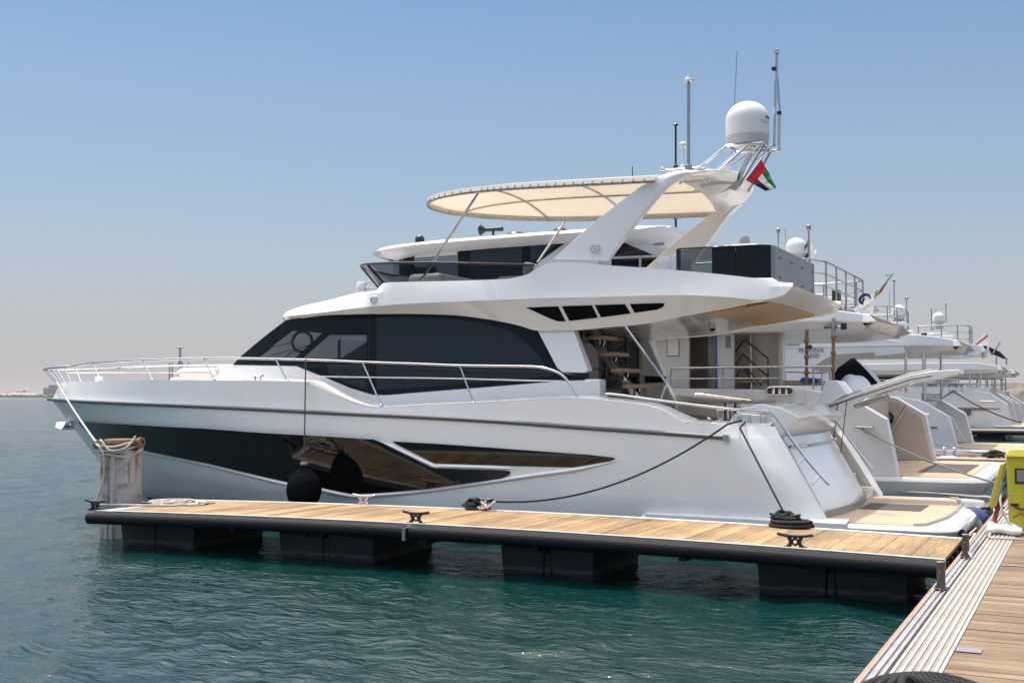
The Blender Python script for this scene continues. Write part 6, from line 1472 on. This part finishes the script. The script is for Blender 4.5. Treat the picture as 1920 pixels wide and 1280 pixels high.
# ------------------------------------------------ yachts farther along the row
def far_yacht(y0, y1, label, pz, xs, xp, zdeck_, ovh, wingtop, seed, glass=True):
    yc = (y0 + y1) / 2; k = (y1 - y0) / 6
    e = empty('motor_yacht', (-10, yc, 0), label, 'yacht')
    plain_hull(e, y0, y1, xs, xs - 20 * k, zdeck_, zdeck_ + .4, pz)
    platform(e, y0 - .1, y1 + .1, xs, xp, pz, teak='teak_far')
    wg_ = [(xs - 1.8, pz - .2), (xs + .1, pz - .2), (xs + .1, pz), (xs - .15, pz + (wingtop - pz) * .68), (xs - .95, wingtop), (xs - 1.8, wingtop + .15)]
    for y in (y0 - .015, y1 - .42):
        m = MB(); m.prism([(x, y, z) for x, z in wg_], (0, .43, 0)); m.build('quarter_wing', 'gelcoat_far', e, bevel=.03)
    m = MB(); m.box((xs - 1.5, y0 + .42, pz - .1), (xs - 1.1, y1 - .42, wingtop - .05)); m.build('transom', 'gelcoat_far', e, bevel=.05)
    m = MB(); m.tube([(xs - 1.05, y0 + 1.0, wingtop - .25), (xs - 1.05, y1 - 1, wingtop - .25)], .03, 8); m.build('transom_rail', 'steel', e)
    # fittings along the quarter: grab rail, seam, bollards, rail on the bulwark, cleat, fender
    m = MB(); m.tube([(xs - 1.5, y0 - .04, wingtop - .42), (xs - .75, y0 - .05, wingtop - .44)], .022, 6); m.build('side_grip', 'steel', e)
    m = MB(); m.tube([(xs - 9, y0 - .012, wingtop - .75), (xs - .5, y0 - .03, wingtop - .85)], .025, 6); m.build('rub_strake', 'grey_rub', e)
    m = MB()
    for dx in (-.25, .0, .25): m.lathe([(.06, 0), (.05, .04), (.045, .16), (.07, .19), (.03, .21)], (xs - 1.9 + dx, y0 + .18, zdeck_ + .0), 10)
    m.build('quarter_bollard', 'steel', e)
    rp = [(x, y0 + .15 + .1 * (x < xs - 6)) for x in (xs - 8, xs - 6.6, xs - 5.2, xs - 3.8, xs - 2.6)]
    railing(e, rp, zdeck_ - .02, zdeck_ + .42, 2, r=.02 * max(1, k * (1 + (y0 - 20) / 60)), name='bulwark_rail')
    m = MB(); m.prism([(xs - .1, y1 - .62, pz + .02), (xs - .55, y1 - .62, pz + .02), (xs - .9, y1 - .62, wingtop - .55), (xs - .6, y1 - .62, wingtop - .6)], (0, .19, 0)); m.build('boarding_steps', 'gelcoat_cream', e, bevel=.02)
    m = MB(); m.box((xs - 1.08, yc - .45, pz + .25), (xs - 1.075, yc + .45, wingtop - .35)); m.build('garage_seam', 'grey_rub', e)
    # deck house
    zb, zt, xo = ovh
    m = MB(); m.hexa([(xs - 13 * k, y0 + .75, zdeck_ - .5), (xs - 4.2 * k, y0 + .55, zdeck_ - .5), (xs - 4.2 * k, y1 - .55, zdeck_ - .5), (xs - 13 * k, y1 - .75, zdeck_ - .5)], [(xs - 12 * k, y0 + .95, zb + .05), (xs - 4.2 * k, y0 + .7, zb + .05), (xs - 4.2 * k, y1 - .7, zb + .05), (xs - 12 * k, y1 - .95, zb + .05)])
    dh = m.build('deck_house', 'gelcoat_far', e, bevel=.03)
    m = MB(); m.hexa([(xs - 11 * k, y0 + .735, zdeck_ + .1), (xs - 5 * k, y0 + .575, zdeck_ + .1), (xs - 5 * k, y0 + .7, zdeck_ + .1), (xs - 11 * k, y0 + .85, zdeck_ + .1)], [(xs - 11 * k, y0 + .86, zb - .12), (xs - 5.6 * k, y0 + .66, zb - .12), (xs - 5.6 * k, y0 + .8, zb - .12), (xs - 11 * k, y0 + 1.0, zb - .12)]); m.build('side_window', 'black_glass', dh)
    m = MB(); m.box((xs - 4.2 * k, y0 + 1.4, zdeck_ - .6), (xs - 4.2 * k + .012, y1 - 1.4, zb - .15)); m.build('aft_door', 'black_glass', dh)
    overhang(e, y0 + .1, y1 - .1, xo, xs - 13.5 * k, zb, zt)
    for y in (y0 + .5, y1 - .5):
        for dx in (.0, .55): m = MB(); m.tube([(xo - .9 - dx, y, zdeck_ - .3), (xo - .9 - dx, y, zb + .05)], .045, 10); m.build('deck_post', 'steel', e, smooth=60)
    return e, yc, k
# --- third yacht (lettered side)
B3, yc3, k3 = far_yacht(26.0, 32.0, 'white yacht with lettered side wing, third from the camera', .66, -2.55, -.7, 2.5, (3.75, 4.35, -2.6), 2.2, 3)
y3 = 26.0
# solid side wing carrying the letters, with a gill and an arched black window
sidep = [(1400, 640), (1455, 620), (1560, 620), (1690, 640), (1700, 662), (1600, 672), (1640, 700), (1664, 735), (1668, 760), (1400, 760)]
m = MB(); m.prism([P(a, b, y=y3 + .12) for a, b in sidep], (0, .18, 0)); sw3 = m.build('side_wing', 'gelcoat_far', B3, bevel=.02)
m = MB(); m.prism([P(a, b, y=y3 + .115) for a, b in ((1440, 627), (1487, 628), (1483, 634), (1477, 637), (1440, 637))], (0, .02, 0)); m.build('gill_window', 'black_glass', sw3)
m = MB(); m.prism([P(a, b, y=y3 + .113) for a, b in ((1560, 708), (1570, 690), (1596, 671), (1602, 671), (1626, 695), (1652, 725), (1560, 725))], (0, .02, 0)); m.build('arched_window', 'black_glass', sw3)
m = MB(); m.prism([P(a, b, y=y3 + .108) for a, b in ((1520, 690), (1545, 674), (1562, 665), (1640, 660), (1640, 668), (1600, 670.5), (1590, 674), (1566, 692), (1545, 700))], (0, .012, 0)); m.build('window_recess', 'taupe', sw3)
for body, cx, cy, s in (('MARINA', 1521, 656.5, .205), ('AZIZI', 1523, 666.8, .17)):
    p = P(cx, cy, y=y3 + .10); text_obj('side_lettering', body, s, Matrix.Translation(p) @ Matrix.Rotation(R(90), 4, 'X'), 'lettering', sw3, .012, 1.15)
m = MB(); q = P(1455, 646, y=y3 + .1); q2 = P(1500, 645, y=y3 + .1); m.tube([q, q2], .02, 6); m.build('side_trim', 'taupe', sw3)
r3 = [(-7.5, 26.6), (-6, 26.6), (-5.2, 26.7), (-4.7, 27.1), (-4.5, 27.9), (-4.45, 29), (-4.45, 30.3), (-4.6, 31.1), (-5, 31.4), (-7.5, 31.4)]
railing(B3, r3, 4.3, 5.35, 3)
# fly hardtop and domes
m = MB(); rows = []
for a, b in ((1540, 590), (1600, 586)): pass
overhang(B3, 26.9, 31.1, P(1622, 582, y=29).x, -14, P(1622, 586, y=29).z, P(1622, 574, y=29).z + .25, 'hardtop')
p = P(1600, 590, y=29); m = MB()
for y in (27.2, 30.8): m.hexa([(p.x - 2.6, y - .1, 4.3), (p.x - 1.6, y - .1, 4.3), (p.x - 1.6, y + .1, 4.3), (p.x - 2.6, y + .1, 4.3)], [(p.x - 1.4, y - .1, 5.6), (p.x - .7, y - .1, 5.6), (p.x - .7, y + .1, 5.6), (p.x - 1.4, y + .1, 5.6)])
m.build('hardtop_leg', 'gelcoat_far', B3)
d3 = P(1685, 590, y=29); m = MB(); m.box((d3.x - 2.2, 28.4, d3.z - .4), (d3.x + .3, 29.6, d3.z - .28)); m.box((d3.x - 2.2, 28.0, d3.z - .75), (d3.x + .6, 30.0, d3.z - .6)); m.box((d3.x - 1.6, 28.4, 4.3), (d3.x - .6, 29.6, d3.z - .5)); m.build('radar_platform', 'gelcoat_far', B3, bevel=.05)
dome(B3, d3 + Vector((0, 0, -.12)), .46); whip(B3, P(1677, 592, y=28.5), 1.15, .022); whip(B3, P(1668, 592, y=28.5), .8, .01, knob=False); whip(B3, P(1700, 592, y=29.4), .55, .022)
flag('national_flag', [P(1701, 571, y=29.4), P(1701, 586, y=29.4), P(1695, 585, y=29.4), P(1696, 592, y=29.4)], 8, 8, uae, 'tiny drooping red flag beside the dome of the third yacht', 'flag', UM, .03)
for k, (a, b, zz) in enumerate((((1752, 728), (1918, 812), 26.3), ((1765, 745), (1870, 835), 26.2))):
    pass
rope([P(1640, 800, y=26), P(1868, 843, y=24.2)], .02, 'grey_rope', 'mooring_rope', 'thin dark line from the third yacht to its pier knot', sag=.15)
heap((-1.2, 23.2, DZ + .01), .35, .3, .2, .035, 7, 'black_rope', 'rope_heap', 'dark rope heap near the pier end behind the second yacht', 21, 150)
heap((-2.2, 23.6, DZ + .01), .8, .4, .1, .03, 7, 'grey_rope', 'rope_heap', 'pale tangled lines on the pier behind the second yacht', 22, 200)
# --- fourth and fifth yachts
B4, yc4, k4 = far_yacht(55.8, 62.0, 'larger white yacht with tall rail and swirl flag, fourth in the row', .75, -2.6, -.6, 2.85, (3.55, 4.2, -3.2), 2.5, 4)
y4 = 55.8
cop = P(1838, 664, y=y4 + .6)
overhang(B4, y4 + .6, 61.4, cop.x, -16, P(1800, 668, y=y4 + .6).z, P(1780, 641, y=y4 + .6).z, 'fly_coaming')
rr4 = [(P(1722, 620, y=y4 + 1).x, y4 + 1), (P(1765, 620, y=y4 + 1).x, y4 + 1), (P(1795, 620, y=y4 + 1).x, y4 + 1.1), (P(1797, 620, y=y4 + 1).x + .5, y4 + 2), (P(1797, 620, y=y4 + 1).x + .5, y4 + 3.6), (P(1797, 620, y=y4 + 1).x + .3, y4 + 5)]
railing(B4, rr4, P(1780, 648, y=y4 + 1).z, P(1780, 610, y=y4 + 1).z, 3, r=.035)
d4 = P(1760, 606, y=58.5); m = MB(); m.box((d4.x - 1.3, 57.7, d4.z - 1.1), (d4.x + .9, 59.3, d4.z - .75)); m.box((d4.x - .9, 57.9, d4.z - 1.9), (d4.x + .5, 59.1, d4.z - 1.1)); m.lathe([(.7, -.5), (.75, -.3), (.3, -.25)], (d4.x - .2, 58.4, d4.z - .3), 16); m.build('radar_platform', 'gelcoat_far', B4, bevel=.06)
dome(B4, d4 + Vector((0, 0, -.05)), .68); whip(B4, P(1747, 620, y=58), 1.3, .035, knob=False); whip(B4, P(1755, 610, y=58), 1.0, .012, knob=False); whip(B4, P(1774, 605, y=58), 1.0, .03)
m = MB(); a = P(1758, 640, y=y4 + .9); 
for s in (-1, 1): m.tube([a + Vector((s * .22, 0, -.35)), a], .06, 8)
m.build('chevron_mark', 'navy', B4)
m = MB(); a = P(1733, 628, y=y4 + 1.2); m.box(a - Vector((.14, .1, .13)), a + Vector((.14, .1, .13))); m.build('fly_screen', 'dark_plastic', B4)
# side stripe and anchor-hole marks on the quarter
m = MB(); p0, p1 = P(1760, 766, y=y4 - .03), P(1850, 768, y=y4 - .03); m.tube([p0, p1], .03, 6); m.build('side_rail', 'grey_rub', B4)
m = MB()
for px in (1790, 1814): p = P(px, 773, y=y4 - .02); m.lathe([(.2, 0), (.18, .01)], p, 12, axis=(0, -1, 0))
m.build('hull_vent', 'grey_rub', B4)
a, b = P(1815, 655, y=58), P(1851, 626, y=58); e = empty('flag_staff', a, 'raked flag staff at the stern of the fourth yacht', 'flag staff'); m = MB(); m.tube([a, b], .045, 8); m.build('staff', 'aluminium', e)
wf4 = flag('house_flag', [P(1852, 628, y=58), P(1826, 648, y=58), P(1856, 668, y=58), P(1842, 672, y=58)], 12, 12, lambda u, v: 1 if u < .12 else 0, 'white flag with red edge and round swirl on the fourth yacht', 'flag', ['flag_white', 'flag_red'], .08)
m = MB(); m.tube(arcpx(1846, 654, 5, 5, 40, 330, 57.8), .05, 6); m.tube(arcpx(1846, 654, 2, 2.5, 180, 420, 57.8), .04, 6); m.build('swirl_mark', 'navy', wf4)
rope([P(1786, 732, y=y4), P(1915, 792, y=y4 - 2.2)], .035, 'black_rope', 'mooring_rope', 'black stern line from the fourth yacht down to its pier', sag=.2)
rope([P(1786, 733, y=y4), P(1700, 780, y=y4 - 1.5)], .035, 'black_rope', 'mooring_rope', 'black line from the fourth yacht sloping forward down to the water side', sag=.1)
m = MB(); p = P(1785, 727, y=y4)
for dx in (-.5, -.15, .2, .5): m.lathe([(.1, 0), (.08, .1), (.1, .34), (.05, .36)], p + Vector((dx, .1, -.2)), 10)
m.build('quarter_bollard', 'steel', B4)
B5, yc5, k5 = far_yacht(64.5, 70.5, 'white yacht with black hardtop, farthest at the right end of the row', .75, -2.4, -.6, 2.7, (3.5, 4.15, -3.0), 2.4, 5)
a = [P(q, r_, y=66) for q, r_ in ((1795, 655), (1815, 646), (1850, 648), (1875, 659), (1887, 672), (1880, 672), (1862, 664), (1830, 662), (1797, 664))]
m = MB(); m.prism(a, (0, 3, 0)); m.build('black_hardtop', 'black_glass', B5, bevel=.05)
px_tubes([[(1887, 672), (1887, 684)], [(1868, 668), (1868, 684)], [(1862, 662), (1875, 641)]], 66, .05, 'hardtop_post', 'dull_steel', B5)
r5 = [(-7, 65.2), (-5, 65.2), (-4, 65.4), (-3.6, 66.2), (-3.5, 68), (-3.6, 69.5)]
railing(B5, r5, 2.7, 3.4, 2, r=.035)
rope([P(1868, 772, y=64), P(1916, 792, y=62)], .035, 'red_hose', 'shore_cable', 'red cable sagging from the farthest yacht to its pier', 'cable', sag=.2)
# ------------------------------------------------ far breakwater, shore and buildings
m = MB(); g = random.Random(5); rows = []
for i in range(120):
    x = -30 + 5 * i; y = 430 - .12 * x; rows.append([(x, y - 9, -.5), (x, y - 5 + g.uniform(-1, 1), 4.0 + g.uniform(-.5, .5)), (x, y - 2, 6.6 + g.uniform(-.6, .4)), (x, y + 8, 6.2), (x, y + 12, -1)])
m.grid(rows); o = m.build('breakwater', 'rock', None, smooth=0); tag(o, 'low dark rock breakwater on the horizon at the right', 'breakwater', kind='structure')
def far(px, py, dist):
    d = ray(px, py); t = dist / math.hypot(d.x, d.y); return CAM + d * t
m = MB(); rows = []
for i in range(81):
    px = -900 + 1100 * i / 80; a = far(px, 742, 2300); h = 5 + 2.5 * math.sin(i * .4) + 2 * math.sin(i * 1.1 + 1); b = far(px, 742, 2330); c = far(px, 742, 2700)
    rows.append([(a.x, a.y, -2), (a.x, a.y, 2.0 + .8 * math.sin(i * .9)), (b.x, b.y, h * .8 + 2), (c.x, c.y, h + 2), (c.x, c.y, -2)])
m.grid(rows); o = m.build('far_shore', 'shore_sand', None, smooth=60); tag(o, 'low hazy sandy shore on the left horizon', 'shore', kind='structure')
m = MB(); g = random.Random(9)
for i in range(260):
    px = -300 + 420 * g.random(); a = far(px, 742, 2296 + g.uniform(-4, 4)); r = g.uniform(2.5, 5); m.lathe([(r, 0), (r * .9, r * .6), (r * .4, r * 1.1), (0, r * 1.2)], (a.x, a.y, 0), 6)
o = m.build('shore_scrub', 'shore_green', None); tag(o, 'dark scrub along the far shoreline', 'scrub', kind='stuff')
for px0, px1, py, dist, lab in ((81, 112, 727, 2380, 'big pale grey block building on the far shore by the bow'), (91, 108, 721.5, 2400, 'upper grey storey block set back above the big far building'), (30, 57, 734.5, 2350, 'low hazy grey building on the far shore left of the bow'), (43, 49, 732, 2360, 'small tower block above the low far building'), (8, 20, 737, 2350, 'smallest flat building at the left end of the far shore')):
    a, b = far(px0, py, dist), far(px1, py, dist); d = Vector((b.x - a.x, b.y - a.y, 0)); n_ = Vector((-d.y, d.x, 0)).normalized() * 30
    e = empty('far_building', (a.x, a.y, 0), lab, 'building'); m = MB(); A0 = [Vector((a.x, a.y, 0)), Vector((b.x, b.y, 0)), Vector((b.x, b.y, 0)) + n_, Vector((a.x, a.y, 0)) + n_]
    m.hexa(A0, [p + Vector((0, 0, a.z)) for p in A0]); m.build('building_wall', 'far_block', e)
    m = MB(); k = max(2, int(d.length / 5))
    for i in range(k):
        for z in range(3, int(a.z) - 2, 4):
            p = Vector((a.x, a.y, 0)) + d * ((i + .25) / k); q = Vector((a.x, a.y, 0)) + d * ((i + .75) / k); s = n_.normalized() * -.3
            m.add([p + s + Vector((0, 0, z)), q + s + Vector((0, 0, z)), q + s + Vector((0, 0, z + 2)), p + s + Vector((0, 0, z + 2))], [(0, 1, 2, 3)])
    m.build('window_band', 'grey_panel', e)
# ------------------------------------------------ yellow service box on the boardwalk
bx, by = .36, 3.0
e = empty('service_box', (bx + .4, by + .3, DZ), 'bright yellow service box on the boardwalk with its side flap open', 'service box')
H = 1.12; m = MB(); m.hexa([(bx, by, DZ), (bx + .9, by, DZ), (bx + .9, by + .6, DZ), (bx, by + .6, DZ)], [(bx - .02, by, DZ + H - .12), (bx + .92, by, DZ + H - .12), (bx + .92, by + .62, DZ + H - .12), (bx - .02, by + .62, DZ + H - .12)])
m.box((bx - .01, by - .008, DZ + .52), (bx + .91, by - .0005, DZ + .535)); m.build('box_body', 'yellow_paint', e, bevel=.02)
m = MB(); m.hexa([(bx - .05, by - .04, DZ + H - .118), (bx + .95, by - .04, DZ + H - .118), (bx + .95, by + .66, DZ + H - .118), (bx - .05, by + .66, DZ + H - .118)], [(bx + .02, by + .02, DZ + H), (bx + .9, by + .02, DZ + H), (bx + .9, by + .6, DZ + H), (bx + .02, by + .6, DZ + H)]); m.build('box_lid', 'yellow_paint', e, bevel=.02)
m = MB(); m.hexa([(bx - .05, by + .04, DZ + .95), (bx - .07, by + .02, DZ + .93), (bx - .07, by + .58, DZ + .93), (bx - .05, by + .56, DZ + .95)], [(bx - .04, by + .04, DZ + .97), (bx - .05, by + .04, DZ + .98), (bx - .05, by + .56, DZ + .98), (bx - .04, by + .56, DZ + .97)])
q = [(bx - .03, DZ + .93), (bx - .10, DZ + .9), (bx - .25, DZ + .36), (bx - .2, DZ + .3), (bx - .06, DZ + .82)]
m = MB(); m.prism([(a, by + .05, z) for a, z in q], (0, .5, 0)); m.build('side_flap', 'yellow_paint', e, bevel=.012)
m = MB(); m.box((bx - .045, by + .12, DZ + .45), (bx - .003, by + .45, DZ + .6)); m.box((bx - .05, by + .14, DZ + .66), (bx - .003, by + .38, DZ + .74)); m.build('socket_unit', 'plate_grey', e, bevel=.008)
m = MB(); m.box((bx + .08, by - .015, DZ + .66), (bx + .26, by - .002, DZ + .86)); pl_ = m.build('label_plate', 'dark_plastic', e, bevel=.004)
m = MB(); m.box((bx + .105, by - .02, DZ + .69), (bx + .26, by - .0155, DZ + .84)); m.build('label_face', 'plate_grey', pl_)
m = MB(); m.box((bx + .02, by - .012, DZ + .37), (bx + .12, by - .002, DZ + .40)); m.tube([(bx + .06, by - .01, DZ + .36), (bx + .16, by - .02, DZ + .33), (bx + .3, by - .012, DZ + .38)], .012, 6); m.build('lid_strap', 'dark_plastic', e)
m = MB(); m.tube([(bx + .05, by - .01, DZ + .22), (bx + .14, by - .015, DZ + .28), (bx + .2, by - .012, DZ + .25), (bx + .26, by - .012, DZ + .29)], .008, 6); m.build('red_wire', 'red_hose', e)
rope(smoothline([(bx - .03, by + .25, DZ + .5), (bx - .15, by + .2, DZ + .3), (bx - .2, by + .12, DZ + .1), (bx - .27, by - .05, DZ - .05)], 6), .028, 'red_hose', 'power_cable', 'thick red cable hanging from the yellow box flap', 'cable')
rope(smoothline([(bx - .05, by + .35, DZ + .62), (bx - .1, by - .02, DZ + .45), (bx - .02, by - .1, DZ + .2), (bx + .15, by - .14, DZ + .05), (bx + .5, by - .16, DZ + .03)], 6), .014, 'white_rope', 'water_hose', 'pale hose looping down in front of the yellow box', 'hose')
rope(smoothline([(-.05, by + .1, DZ + .05), (-.1, by - .9, DZ + .02), (.06, 1.6, DZ + .14), (.06, .6, DZ + .1), (.14, .2, DZ + .03)], 6), .012, 'white_rope', 'water_hose', 'thin white hose along the boardwalk edge near the brackets', 'hose')
rope(smoothline([(.15, by - .3, DZ + .03), (.2, by - .75, DZ + .03), (.6, by - .8, DZ + .03), (1.6, by - .8, DZ + .03)], 6), .014, 'white_rope', 'water_hose', 'white hose crossing the boardwalk in front of the yellow box', 'hose')
m = MB(); g = random.Random(2)
for k in range(4): y = by - .22 + .1 * k; m.tube(smoothline([(.1, y, DZ + .05 + .02 * k), (.25, y + .03, DZ + .08), (.4, y - .01, DZ + .06 + .02 * k), (.5, y + .02, DZ + .05)], 5), .045, 8)
o = m.build('folded_towel', 'towel', None, smooth=70); tag(o, 'crumpled white towels beside the foot of the yellow box', 'towel')

# striped towel over the far wing of the second yacht, fender between the hulls
m = MB(); g = random.Random(4); tw = []
for i in range(12):
    t = i / 11; p = P(1712 + 26 * t ** 1.3, 768 + 44 * t, y=Y1 + .02); w_ = .1 + .05 * math.sin(5 * t); tw.append([p + Vector((-w_, -.03, .02)), p + Vector((-w_ * .3, -.09 - .02 * math.sin(9 * t), 0)), p + Vector((w_ * .4, -.05, .01)), p + Vector((w_, -.08, -.02))])
m.grid(tw); o = m.build('hanging_towel', 'towel', None, smooth=70, solid=(.012, 0)); tag(o, 'pinkish towel hanging over the brown-shaded stern wing of the second yacht', 'towel')
# ------------------------------------------------ dusty sea air
m = MB(); m.box((-4200, -1500, -9), (4200, 6000, 32)); hz = m.build('haze', 'rock', None, smooth=0)
hm = bpy.data.materials.new('air'); hm.use_nodes = True; n = hm.node_tree.nodes; n.clear()
ho = n.new('ShaderNodeOutputMaterial'); pv = n.new('ShaderNodeVolumePrincipled'); pv.inputs['Color'].default_value = (.8, .78, .8, 1); pv.inputs['Density'].default_value = .00007; pv.inputs['Anisotropy'].default_value = .3
hm.node_tree.links.new(pv.outputs[0], ho.inputs['Volume']); hz.data.materials[0] = hm
tag(hz, 'thin dusty haze over the whole bay', 'haze', kind='stuff')
